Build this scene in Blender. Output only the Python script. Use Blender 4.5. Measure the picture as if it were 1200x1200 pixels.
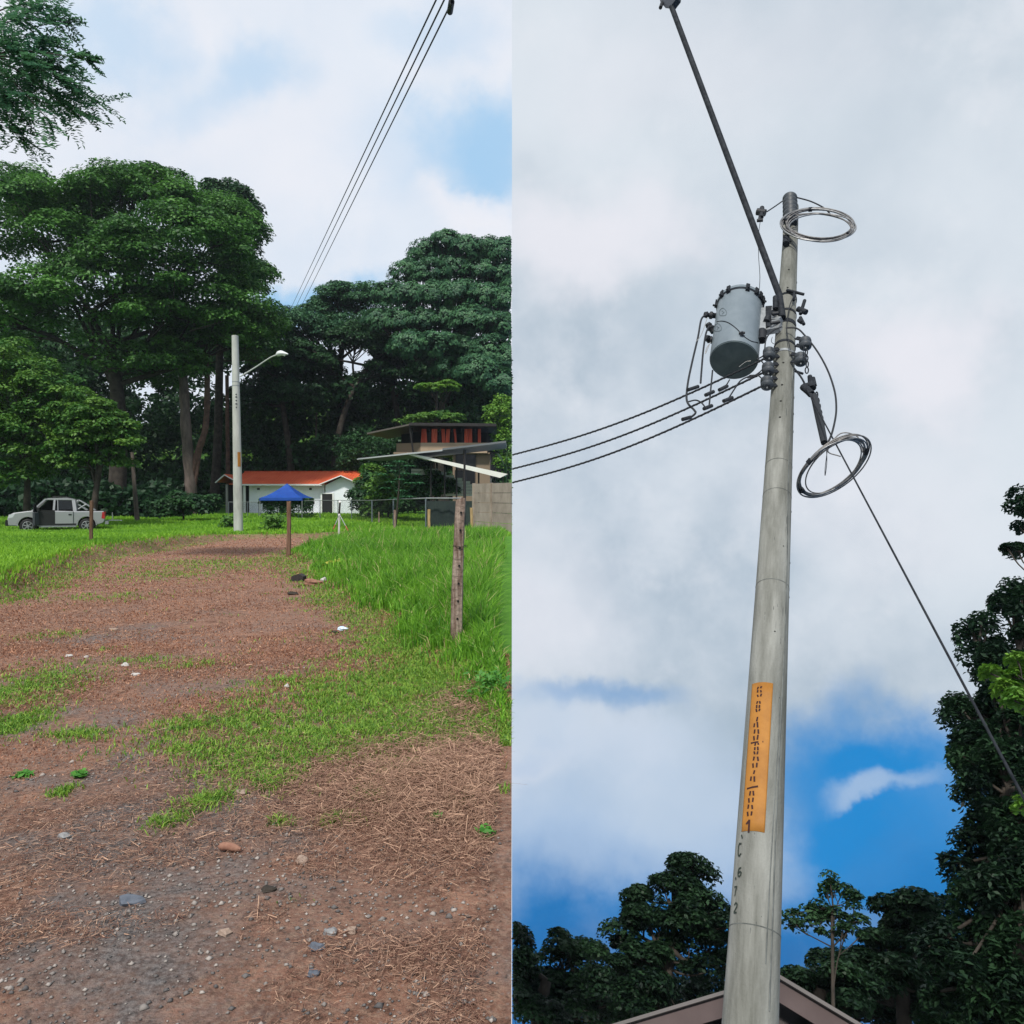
import bpy, math, random
import numpy as np
from mathutils import Vector, Matrix

for o in list(bpy.data.objects):
    bpy.data.objects.remove(o)
scene = bpy.context.scene
col = scene.collection
RNG = np.random.default_rng(11)
random.seed(5)

# ------------------------------------------------------------------ camera
F = 906.0                                   # focal length in units of a 1200 wide frame
PITCH = math.atan(13.0 / F)
CAM = np.array([0.0, 0.0, 1.6])
cam = bpy.data.cameras.new('camera')
cam.sensor_width = 36.0
cam.lens = 36.0 * F / 1200.0
cam.clip_start = 0.05
cam.clip_end = 3000
camo = bpy.data.objects.new('camera', cam)
col.objects.link(camo)
camo.location = CAM
camo.rotation_euler = (math.pi / 2 - PITCH, 0, 0)
scene.camera = camo
# camera axes as columns (right, up, back)
CR = np.array([[1, 0, 0],
               [0, math.sin(PITCH), -math.cos(PITCH)],
               [0, math.cos(PITCH), math.sin(PITCH)]], float)

# the second place: its own upright direction, seen by someone looking up the pole
_v = np.array([(958 - 600) / F, (600 + 442) / F, -1.0]); _v /= np.linalg.norm(_v)
_a = np.array([300 / F, 0, -1.0]); _a /= np.linalg.norm(_a)
_y = _a - _v * _a.dot(_v); _y /= np.linalg.norm(_y)
_x = np.cross(_y, _v)
RB = np.array([_x, _y, _v])                 # camera frame -> place B
WB = CR @ RB.T                              # place B -> world (rotation)
MB4 = Matrix.Identity(4)
for i in range(3):
    for j in range(3):
        MB4[i][j] = WB[i, j]
_t = CAM - WB @ CAM
for i in range(3):
    MB4[i][3] = _t[i]
MA4 = Matrix.Identity(4)

# ------------------------------------------------------------------ world, sun, exposure
scene.view_settings.view_transform = 'Standard'
scene.view_settings.look = 'None'
scene.view_settings.exposure = 0.0
scene.view_settings.gamma = 1.0
try:
    scene.view_settings.use_curve_mapping = False
except Exception:
    pass
scene.render.engine = 'CYCLES'

SUNV = Vector((-0.14, -0.55, 0.80)).normalized()
sun = bpy.data.lights.new('sun', 'SUN')
sun.energy = 4.0
sun.angle = math.radians(5)
sun.color = (1.0, 0.955, 0.88)
suno = bpy.data.objects.new('sun', sun)
col.objects.link(suno)
suno.location = (-10, -10, 30)
suno.rotation_euler = SUNV.to_track_quat('Z', 'Y').to_euler()


def build_world():
    w = bpy.data.worlds.new('World')
    scene.world = w
    w.use_nodes = True
    nt = w.node_tree
    N, L = nt.nodes, nt.links
    N.clear()
    out = N.new('ShaderNodeOutputWorld')
    bg = N.new('ShaderNodeBackground')
    bg.inputs['Strength'].default_value = 0.1
    L.new(bg.outputs[0], out.inputs[0])
    geo = N.new('ShaderNodeTexCoord')
    DIR = geo.outputs['Generated']

    def vm(op, a, b=None):
        n = N.new('ShaderNodeVectorMath'); n.operation = op
        for k, v in enumerate((a, b)):
            if v is None: continue
            if hasattr(v, 'links'): L.new(v, n.inputs[k])
            else: n.inputs[k].default_value = v
        return n.outputs['Value' if op in ('LENGTH', 'DOT_PRODUCT') else 'Vector']

    def ma(op, a, b=None, clamp=False):
        n = N.new('ShaderNodeMath'); n.operation = op; n.use_clamp = clamp
        for k, v in enumerate((a, b)):
            if v is None: continue
            if hasattr(v, 'links'): L.new(v, n.inputs[k])
            else: n.inputs[k].default_value = v
        return n.outputs[0]

    def mix(f, a, b):
        n = N.new('ShaderNodeMix'); n.data_type = 'RGBA'
        if hasattr(f, 'links'): L.new(f, n.inputs[0])
        else: n.inputs[0].default_value = f
        for k, v in ((6, a), (7, b)):
            if hasattr(v, 'links'): L.new(v, n.inputs[k])
            else: n.inputs[k].default_value = (*[c * 10 for c in v], 1)
        return n.outputs[2]

    def sm(v, lo, hi):
        n = N.new('ShaderNodeMapRange'); n.interpolation_type = 'SMOOTHSTEP'
        L.new(v, n.inputs[0]); n.inputs[1].default_value = lo; n.inputs[2].default_value = hi
        return n.outputs[0]

    def noise(vec, scale, detail, rough, off=(0, 0, 0)):
        n = N.new('ShaderNodeTexNoise')
        L.new(vm('ADD', vec, off), n.inputs['Vector'])
        n.inputs['Scale'].default_value = scale
        n.inputs['Detail'].default_value = detail
        n.inputs['Roughness'].default_value = rough
        return n

    # gently warped direction gives the cloud edges their ragged outline
    nz = noise(DIR, 3.2, 7, 0.58)
    warp = vm('SCALE', vm('SUBTRACT', nz.outputs['Color'], (0.5, 0.5, 0.5)))
    warp.node.inputs['Scale'].default_value = 0.30
    WD = vm('ADD', DIR, warp)

    def spot(px, py, rx, ry, soft=0.6):
        d = CR @ np.array([(px - 600) / F, (600 - py) / F, -1.0])
        k = 1.0 / np.linalg.norm(d)
        d = d * k
        v = vm('MULTIPLY', vm('SUBTRACT', WD, tuple(d)), (F / (rx * k), F / (max(rx, ry) * k), F / (ry * k)))
        ln = vm('LENGTH', v)
        return ma('SUBTRACT', 1.0, sm(ln, 1 - soft, 1 + soft))

    def sky(vec):
        s = N.new('ShaderNodeTexSky'); s.sky_type = 'NISHITA'; s.sun_disc = False
        s.sun_elevation = math.asin(SUNV.z)
        s.sun_rotation = math.atan2(SUNV.x, SUNV.y)
        if vec is not None: L.new(vec, s.inputs['Vector'])
        return s.outputs[0]

    # place A: bright broken cloud
    nA = noise(DIR, 2.3, 6, 0.5, (3.1, 0.4, 7.0))
    a = mix(sm(nA.outputs['Fac'], 0.33, 0.66), (0.68, 0.78, 0.91), (0.87, 0.91, 0.98))
    nA2 = noise(DIR, 6.0, 6, 0.6, (1.0, 9.4, 2.0))
    a = mix(ma('MULTIPLY', sm(nA2.outputs['Fac'], 0.42, 0.7), 0.5), a, (0.93, 0.93, 0.98))
    blueA = (0.33, 0.61, 0.90)
    for (px, py, rx, ry, k) in ((590, 190, 70, 48, .8), (300, 78, 60, 36, .45), (225, 120, 60, 30, .3),
                                (355, 350, 50, 28, .95), (130, 30, 60, 40, .4), (520, 60, 60, 30, .25),
                                (470, 210, 90, 40, .25)):
        a = mix(ma('MULTIPLY', spot(px, py, rx, ry), k), a, blueA)
    for (px, py, rx, ry, k) in ((560, 260, 60, 22, .8), (330, 190, 120, 60, .5), (170, 190, 70, 20, .4)):
        a = mix(ma('MULTIPLY', spot(px, py, rx, ry), k), a, (0.92, 0.92, 0.97))
    # clear Nishita blue glimmers through the thinnest cloud
    a = mix(0.06, a, sky(None))

    # place B: grey overcast breaking to deep blue low down
    nB = noise(DIR, 3.4, 9, 0.60, (5.7, 2.0, 1.3))
    b = mix(sm(nB.outputs['Fac'], 0.32, 0.68), (0.40, 0.50, 0.60), (0.70, 0.76, 0.83))
    nB2 = noise(DIR, 1.6, 4, 0.5, (0.3, 8.0, 4.4))
    b = mix(ma('MULTIPLY', sm(nB2.outputs['Fac'], 0.38, 0.70), .7), b, (0.78, 0.84, 0.90))
    nB3 = noise(DIR, 7.5, 8, 0.62, (4.4, 1.0, 6.1))
    b = mix(ma('MULTIPLY', sm(nB3.outputs['Fac'], 0.5, 0.72), .4), b, (0.86, 0.88, 0.93))
    for (px, py, rx, ry, k) in ((690, 285, 110, 45, .85), (660, 860, 90, 40, .8), (1120, 470, 50, 60, .9), (1080, 420, 80, 40, .5),
                                (820, 60, 160, 60, .3), (640, 700, 90, 60, .5), (1000, 600, 120, 80, .35)):
        b = mix(ma('MULTIPLY', spot(px, py, rx, ry), k), b, (0.86, 0.86, 0.92))
    deep = (0.004, 0.245, 0.64)
    sepz = N.new('ShaderNodeSeparateXYZ'); L.new(WD, sepz.inputs[0])
    low = ma('DIVIDE', sepz.outputs[2], ma('MAXIMUM', sepz.outputs[1], 0.2))     # tangent of elevation
    band = ma('SUBTRACT', 1.0, sm(low, -0.52, -0.26))
    b = mix(band, b, deep)
    for (px, py, rx, ry, k) in ((1040, 880, 150, 60, 1), (1000, 955, 150, 70, 1), (700, 795, 75, 22, .5),
                                (640, 870, 40, 18, .35), (1000, 800, 60, 30, .3)):
        b = mix(ma('MULTIPLY', spot(px, py, rx, ry), k), b, deep)
    for (px, py, rx, ry, k) in ((720, 870, 110, 55, .72), (640, 830, 60, 40, .65), (790, 930, 90, 40, .5),
                                (1050, 912, 75, 17, .6), (1000, 1090, 90, 20, .3), (690, 975, 170, 50, .6), (640, 1040, 90, 30, .35),
                                (860, 1000, 60, 40, .35)):
        b = mix(ma('MULTIPLY', spot(px, py, rx, ry), k), b, (0.55, 0.66, 0.80))
    nd = noise(DIR, 7.0, 6, 0.6, (2.2, 2.0, 8.3))
    dark = ma('MULTIPLY', ma('SUBTRACT', 1.0, sm(low, -0.66, -0.40)), 0.8)
    b = mix(dark, b, (0.012, 0.115, 0.36))
    b = mix(ma('MULTIPLY', sm(nd.outputs['Fac'], .45, .75), ma('MULTIPLY', band, .16)), b, (0.50, 0.60, 0.75))
    mp = N.new('ShaderNodeVectorRotate')
    mp.rotation_type = 'EULER_XYZ'
    mp.invert = False
    e = Matrix([list(r) for r in WB.T]).to_euler()
    mp.inputs['Rotation'].default_value = e
    L.new(DIR, mp.inputs['Vector'])
    b = mix(0.04, b, sky(mp.outputs[0]))

    sep = N.new('ShaderNodeSeparateXYZ'); L.new(DIR, sep.inputs[0])
    side = ma('GREATER_THAN', sep.outputs[0], 0.0)
    final = mix(side, a, b)
    L.new(final, bg.inputs['Color'])


build_world()


# ------------------------------------------------------------------ pixel -> place helpers
def A(px, py, Y):
    """point of place A seen at photo pixel px, py at distance Y along the view"""
    d = CR @ np.array([(px - 600) / F, (600 - py) / F, -1.0])
    return CAM + d * (Y / d[1])


def rayB(px, py):
    return RB @ np.array([(px - 600) / F, (600 - py) / F, -1.0])


def B(px, py, D):
    d = rayB(px, py)
    return CAM + d * (D / math.hypot(d[0], d[1]))


def Bdepth(px, py, D):
    d = rayB(px, py)
    return D / math.hypot(d[0], d[1])


def Bz(px, py, z):
    d = rayB(px, py)
    return CAM + d * ((z - CAM[2]) / d[2])


def smooth(a, b, x):
    t = np.clip((x - a) / (b - a), 0, 1)
    return t * t * (3 - 2 * t)


# ------------------------------------------------------------------ materials
MATS = {}


def mat(name, color, rough=0.6, metal=0.0, color2=None, scale=8.0, bump=0.0, bscale=40.0, transl=0.0,
        detail=6, tone=False, coat=0.0, streak=None, lo=0.35, hi=0.65):
    if name in MATS: return MATS[name]
    m = bpy.data.materials.new(name); m.use_nodes = True
    nt = m.node_tree; N, L = nt.nodes, nt.links
    bs = N['Principled BSDF']
    bs.inputs['Base Color'].default_value = (*color, 1)
    bs.inputs['Roughness'].default_value = rough
    bs.inputs['Metallic'].default_value = metal
    bs.inputs['Specular IOR Level'].default_value = 0.35
    if coat: bs.inputs['Coat Weight'].default_value = coat
    tc = N.new('ShaderNodeTexCoord')
    colout = None
    if color2 is not None:
        mx = N.new('ShaderNodeMix'); mx.data_type = 'RGBA'
        mx.inputs[6].default_value = (*color, 1); mx.inputs[7].default_value = (*color2, 1)
        if tone:
            at = N.new('ShaderNodeAttribute'); at.attribute_name = 'tone'
            L.new(at.outputs['Fac'], mx.inputs[0])
        else:
            nz = N.new('ShaderNodeTexNoise'); nz.inputs['Scale'].default_value = scale
            nz.inputs['Detail'].default_value = detail; nz.inputs['Roughness'].default_value = 0.65
            if streak:
                mp = N.new('ShaderNodeMapping'); mp.inputs['Scale'].default_value = streak
                L.new(tc.outputs['Object'], mp.inputs[0]); L.new(mp.outputs[0], nz.inputs['Vector'])
            else:
                L.new(tc.outputs['Object'], nz.inputs['Vector'])
            mr = N.new('ShaderNodeMapRange'); mr.inputs[1].default_value = lo; mr.inputs[2].default_value = hi
            L.new(nz.outputs['Fac'], mr.inputs[0]); L.new(mr.outputs[0], mx.inputs[0])
        colout = mx.outputs[2]
        L.new(colout, bs.inputs['Base Color'])
    if bump:
        nb = N.new('ShaderNodeTexNoise'); nb.inputs['Scale'].default_value = bscale
        nb.inputs['Detail'].default_value = 5
        L.new(tc.outputs['Object'], nb.inputs['Vector'])
        bp = N.new('ShaderNodeBump'); bp.inputs['Strength'].default_value = bump
        bp.inputs['Distance'].default_value = 0.02
        L.new(nb.outputs['Fac'], bp.inputs['Height']); L.new(bp.outputs[0], bs.inputs['Normal'])
    if transl:
        out = [n for n in N if n.type == 'OUTPUT_MATERIAL'][0]
        tr = N.new('ShaderNodeBsdfTranslucent'); ms = N.new('ShaderNodeMixShader')
        ms.inputs[0].default_value = transl
        tr.inputs[0].default_value = (*color, 1)
        if colout is not None: L.new(colout, tr.inputs[0])
        L.new(bs.outputs[0], ms.inputs[1]); L.new(tr.outputs[0], ms.inputs[2])
        L.new(ms.outputs[0], out.inputs[0])
    MATS[name] = m
    return m


def leafmat(name, c1, c2, transl=0.28, rough=0.55):
    return mat(name, c1, rough, color2=c2, tone=True, transl=transl)


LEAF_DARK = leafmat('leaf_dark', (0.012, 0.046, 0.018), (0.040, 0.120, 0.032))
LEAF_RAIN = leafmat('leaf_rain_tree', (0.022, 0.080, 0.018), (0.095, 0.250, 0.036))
LEAF_MANGO = leafmat('leaf_mango_haze', (0.026, 0.092, 0.048), (0.085, 0.215, 0.085))  # bluish cast of distant haze put into the leaf colour
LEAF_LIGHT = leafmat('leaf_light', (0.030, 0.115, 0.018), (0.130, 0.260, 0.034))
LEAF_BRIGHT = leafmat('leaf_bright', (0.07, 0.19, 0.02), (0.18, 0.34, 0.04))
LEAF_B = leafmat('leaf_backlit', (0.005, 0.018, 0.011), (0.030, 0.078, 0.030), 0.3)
GRASS = leafmat('grass_blades', (0.040, 0.165, 0.014), (0.270, 0.560, 0.045), 0.42)
GRASS_SHORT = leafmat('grass_short', (0.075, 0.235, 0.016), (0.330, 0.600, 0.045), 0.42)
TUFT = leafmat('grass_tuft', (0.060, 0.190, 0.020), (0.300, 0.470, 0.060), 0.35)
STRAW = leafmat('straw', (0.125, 0.054, 0.038), (0.60, 0.39, 0.27), 0.2, 0.8)
STUB = leafmat('dead_stubble', (0.190, 0.075, 0.046), (0.72, 0.400, 0.250), 0.35, 0.8)
BARK = mat('bark', (0.018, 0.015, 0.012), 0.9, color2=(0.055, 0.045, 0.036), scale=3, bump=.6, bscale=12)
BARK_PALE = mat('bark_pale', (0.045, 0.036, 0.030), 0.9, color2=(0.14, 0.11, 0.095), scale=2.5, bump=.5, bscale=9, streak=(1, 1, .3))
BARK_RED = mat('bark_red', (0.045, 0.026, 0.020), 0.9, color2=(0.11, 0.062, 0.046), scale=3, bump=.5, bscale=9)
CONC_A = mat('concrete_pale', (0.30, 0.31, 0.29), 0.85, color2=(0.46, 0.47, 0.44), scale=3.0, bump=.15, bscale=30, streak=(1, 1, .25))
CONC_B = mat('concrete_grey', (0.090, 0.092, 0.078), 0.85, color2=(0.240, 0.243, 0.222), scale=4.5, bump=.25, bscale=60, streak=(1.6, 1.6, .22))
SEAM = mat('concrete_seam', (0.055, 0.060, 0.058), 0.9, color2=(0.16, 0.17, 0.16), scale=9, streak=(1, 1, .5))
DARKHOLE = mat('hole_dark', (0.006, 0.006, 0.006), 0.9)
PLATE = mat('plate_orange', (0.26, 0.105, 0.014), 0.65, color2=(0.36, 0.155, 0.024), scale=5)
INK = mat('stencil_ink', (0.028, 0.006, 0.005), 0.7)
INK_GREY = mat('painted_letter', (0.02, 0.03, 0.024), 0.8)
STEEL = mat('galvanised_steel', (0.20, 0.215, 0.225), 0.5, 0.5, color2=(0.34, 0.355, 0.365), scale=12)
STEEL_DARK = mat('weathered_steel', (0.010, 0.012, 0.016), 0.65, 0.1, color2=(0.030, 0.034, 0.040), scale=15)
STEEL_DARK.node_tree.nodes['Principled BSDF'].inputs['Specular IOR Level'].default_value = .12
CABLE = mat('black_cable', (0.013, 0.015, 0.019), 0.55)
ALU = mat('aluminium_strand', (0.16, 0.165, 0.17), 0.42, 0.7, color2=(0.33, 0.33, 0.33), scale=25)
ALU_WIRE = mat('bare_wire', (0.42, 0.40, 0.37), 0.4, 0.7)
PORCELAIN = mat('grey_insulator', (0.030, 0.037, 0.045), 0.5, color2=(0.055, 0.063, 0.072), scale=8)
TRANS = mat('transformer_paint', (0.130, 0.162, 0.186), 0.5, color2=(0.165, 0.200, 0.226), scale=4, coat=.15)
TRANS_SHADE = mat('transformer_shade', (0.048, 0.070, 0.076), 0.6, color2=(0.085, 0.115, 0.12), scale=5)  # darker copy of the tank paint, underside shade put into the colour


# ------------------------------------------------------------------ object helpers
ORG = {}      # object name -> (origin in its place, frame matrix)


def _tag(o, label, cat, group, kind):
    if label: o['label'] = label
    if cat: o['category'] = cat
    if group: o['group'] = group
    if kind: o['kind'] = kind


def thing(name, label, cat, loc, frame=MA4, group=None):
    o = bpy.data.objects.new(name, None)
    col.objects.link(o)
    o.empty_display_size = 0.2
    o.matrix_basis = frame @ Matrix.Translation(Vector(loc))
    _tag(o, label, cat, group, None)
    ORG[o.name] = np.array(loc, float)
    return o


def link_mesh(name, me, m, parent=None, loc=(0, 0, 0), frame=MA4, label=None, cat=None, group=None, kind=None):
    o = bpy.data.objects.new(name, me)
    col.objects.link(o)
    if m is not None and not me.materials: me.materials.append(m)
    if parent is not None:
        o.parent = parent
        ORG[o.name] = ORG[parent.name]
    else:
        o.matrix_basis = frame @ Matrix.Translation(Vector(loc))
        ORG[o.name] = np.array(loc, float)
    _tag(o, label, cat, group, kind)
    return o


def np_mesh(name, verts, quads=None, tris=None, tone=None, smoothed=False):
    me = bpy.data.meshes.new(name)
    verts = np.asarray(verts, np.float32)
    me.vertices.add(len(verts)); me.vertices.foreach_set('co', verts.ravel())
    idx, tot = [], []
    if quads is not None and len(quads):
        idx.append(np.asarray(quads, np.int32).ravel()); tot.append(np.full(len(quads), 4, np.int32))
    if tris is not None and len(tris):
        idx.append(np.asarray(tris, np.int32).ravel()); tot.append(np.full(len(tris), 3, np.int32))
    idx = np.concatenate(idx); tot = np.concatenate(tot)
    start = np.concatenate([[0], np.cumsum(tot)[:-1]]).astype(np.int32)
    me.loops.add(len(idx)); me.loops.foreach_set('vertex_index', idx)
    me.polygons.add(len(tot)); me.polygons.foreach_set('loop_start', start)
    me.polygons.foreach_set('loop_total', tot)
    if smoothed: me.polygons.foreach_set('use_smooth', np.ones(len(tot), bool))
    me.update(calc_edges=True)
    if tone is not None:
        at = me.attributes.new('tone', 'FLOAT', 'FACE')
        at.data.foreach_set('value', np.asarray(tone, np.float32))
    return me


class MB:
    """collects shapes in place coordinates, then links them as ONE mesh"""
    def __init__(s): s.v = []; s.f = []; s.sm = []

    def add(s, vs, fs, sm=False):
        n = len(s.v)
        s.v.extend([tuple(map(float, p)) for p in vs])
        s.f.extend([tuple(i + n for i in f) for f in fs]); s.sm.extend([sm] * len(fs))

    def box(s, c, size, axes=None, taper=1.0):
        c = np.array(c, float); h = np.array(size, float) / 2
        ax = np.eye(3) if axes is None else np.array(axes, float)
        vs = []
        for z in (-1, 1):
            t = 1.0 if z < 0 else taper
            for x, y in ((-1, -1), (1, -1), (1, 1), (-1, 1)):
                vs.append(c + ax[0] * x * h[0] * t + ax[1] * y * h[1] * t + ax[2] * z * h[2])
        s.add(vs, [(0, 3, 2, 1), (4, 5, 6, 7), (0, 1, 5, 4), (1, 2, 6, 5), (2, 3, 7, 6), (3, 0, 4, 7)])
        return s

    def bar(s, p, q, w, h, up=(0, 0, 1)):
        p, q = np.array(p, float), np.array(q, float)
        z = q - p; L = np.linalg.norm(z); z = z / L
        u = np.array(up, float)
        if abs(z.dot(u)) > .98: u = np.array([0, 1, 0.])
        x = np.cross(u, z); x /= np.linalg.norm(x); y = np.cross(z, x)
        return s.box((p + q) / 2, (w, h, L), (x, y, z))

    def tube(s, pts, r, n=8, cap=True, sm=True):
        P = np.array(pts, float)
        k = len(P)
        R = np.full(k, r, float) if np.isscalar(r) else np.array(r, float)
        T = np.gradient(P, axis=0); T /= (np.linalg.norm(T, axis=1)[:, None] + 1e-12)
        u = np.array([0, 0, 1.0]) if abs(T[0][2]) < .9 else np.array([1.0, 0, 0])
        vs = []
        for i in range(k):
            u = u - T[i] * u.dot(T[i])
            ln = np.linalg.norm(u)
            if ln < 1e-6: u = np.cross(T[i], [0.3, .5, .8]); ln = np.linalg.norm(u)
            u = u / ln
            w = np.cross(T[i], u)
            for j in range(n):
                a = 2 * math.pi * j / n
                vs.append(P[i] + R[i] * (math.cos(a) * u + math.sin(a) * w))
        fs = []
        for i in range(k - 1):
            for j in range(n):
                a = i * n + j; b = i * n + (j + 1) % n
                fs.append((a, b, b + n, a + n))
        s.add(vs, fs, sm)
        if cap:
            s.add(vs[:n], [tuple(range(n))[::-1]]); s.add(vs[-n:], [tuple(range(n))])
        return s

    def lathe(s, p, axis, prof, n=24, sm=True):
        """prof: list of (distance along axis, radius)"""
        p = np.array(p, float); z = np.array(axis, float); z /= np.linalg.norm(z)
        u = np.cross(z, [0, 0, 1.0]) if abs(z[2]) < .9 else np.cross(z, [1.0, 0, 0])
        u /= np.linalg.norm(u); w = np.cross(z, u)
        vs = []
        for (h, r) in prof:
            for j in range(n):
                a = 2 * math.pi * j / n
                vs.append(p + z * h + max(r, 1e-4) * (math.cos(a) * u + math.sin(a) * w))
        fs = [(i * n + j, i * n + (j + 1) % n, (i + 1) * n + (j + 1) % n, (i + 1) * n + j)
              for i in range(len(prof) - 1) for j in range(n)]
        s.add(vs, fs, sm)
        s.add(vs[:n], [tuple(range(n))[::-1]]); s.add(vs[-n:], [tuple(range(n))])
        return s

    def prism(s, poly, off):
        """poly: list of 3D points, off: vector"""
        n = len(poly); off = np.array(off, float)
        vs = [np.array(p, float) for p in poly] + [np.array(p, float) + off for p in poly]
        fs = [tuple(range(n))[::-1], tuple(range(n, 2 * n))] + [(i, (i + 1) % n, n + (i + 1) % n, n + i) for i in range(n)]
        s.add(vs, fs)
        return s

    def rock(s, c, r, seed=0, flat=.6, n=7, m=10):
        rg = np.random.default_rng(seed); c = np.array(c, float); r = np.array(r, float) * np.ones(3)
        vs = []; ph = rg.uniform(0, 6, 6)
        for i in range(n + 1):
            t = math.pi * i / n
            for j in range(m):
                a = 2 * math.pi * j / m
                d = np.array([math.sin(t) * math.cos(a), math.sin(t) * math.sin(a), math.cos(t)])
                k = 1 + .16 * math.sin(2.3 * d[0] * 2 + ph[0]) + .13 * math.sin(5 * d[1] + ph[1]) + .1 * math.sin(6 * d[2] + ph[2] + 2 * d[0])
                vs.append(c + d * r * k)
        fs = [(i * m + j, (i + 1) * m + j, (i + 1) * m + (j + 1) % m, i * m + (j + 1) % m) for i in range(n) for j in range(m)]
        s.add(vs, fs, False)
        return s

    def build(s, name, m, parent=None, loc=None, frame=MA4, **kw):
        if parent is not None: org = ORG[parent.name]
        elif loc is not None: org = np.array(loc, float)
        else:
            V = np.array(s.v); org = np.array([V[:, 0].mean(), V[:, 1].mean(), V[:, 2].min()])
        me = bpy.data.meshes.new(name)
        me.from_pydata((np.array(s.v) - org).tolist(), [], s.f)
        me.polygons.foreach_set('use_smooth', s.sm)
        me.update()
        return link_mesh(name, me, m, parent, org, frame, **kw)


def curve(pts, n=8):
    """Catmull-Rom through the points"""
    P = [np.array(p, float) for p in pts]
    P = [2 * P[0] - P[1]] + P + [2 * P[-1] - P[-2]]
    out = []
    for i in range(1, len(P) - 2):
        for k in range(n):
            t = k / n
            out.append(.5 * ((2 * P[i]) + (-P[i - 1] + P[i + 1]) * t + (2 * P[i - 1] - 5 * P[i] + 4 * P[i + 1] - P[i + 2]) * t * t
                             + (-P[i - 1] + 3 * P[i] - 3 * P[i + 1] + P[i + 2]) * t ** 3))
    out.append(P[-2])
    return out


# ------------------------------------------------------------------ terrain of place A
_LE = np.array([(0, -8.2), (12.8, -8.5), (17, -10.0), (21.3, -11.5), (25, -11.6), (30.2, -12.2), (32.6, -11.6), (34, -9.4), (36.6, -8.2), (38, -5.0)])
_RE = np.array([(0, 2.0), (4.2, 0.6), (5.3, 0.05), (7.9, -0.75), (9.8, -1.45), (11.3, -2.15), (15.6, -3.9), (19.9, -5.4), (23, -6.6),
                (31, -6.9), (34.5, -5.4), (38, -4.8)])


def path_d(x, y):
    """how far inside the bare drive a point lies (negative: on the grass)"""
    l = np.interp(y, _LE[:, 0], _LE[:, 1]); r = np.interp(y, _RE[:, 0], _RE[:, 1])
    d = np.minimum(x - l, r - x)
    return np.minimum(d, 37.2 - y)


def vnoise(x, y, s, seed=0):
    r = np.random.default_rng(seed)
    out = 0
    for k in range(5):
        a, b, p, q = r.uniform(-1, 1, 4) * np.array([1, 1, 6, 6])
        out = out + np.sin((a * x + b * y) / s * 2.6 + p + 1.3 * np.sin((b * x - a * y) / s * 1.7 + q))
    return out / 5


def gh(x, y):
    x = np.asarray(x, float); y = np.asarray(y, float)
    d = path_d(x, y) + .18 * vnoise(x, y, .9, 3)
    left = (x < -7.5)
    bank = smooth(0.30, -0.25, d)
    hgt = np.where(left, .34, .12) * (1 - .6 * smooth(26, 36, y)) * bank
    hgt = hgt - .22 * np.exp(-((y - 41) / 5.0) ** 2) * smooth(-14, -20, x)
    hgt = hgt + .30 * smooth(48, 66, y) + 0.018 * vnoise(x, y, .8, 5) + .012 * vnoise(x, y, .3, 6)
    hgt = hgt + np.where(y > 66, (y - 66) * .035, 0)
    return hgt


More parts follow.
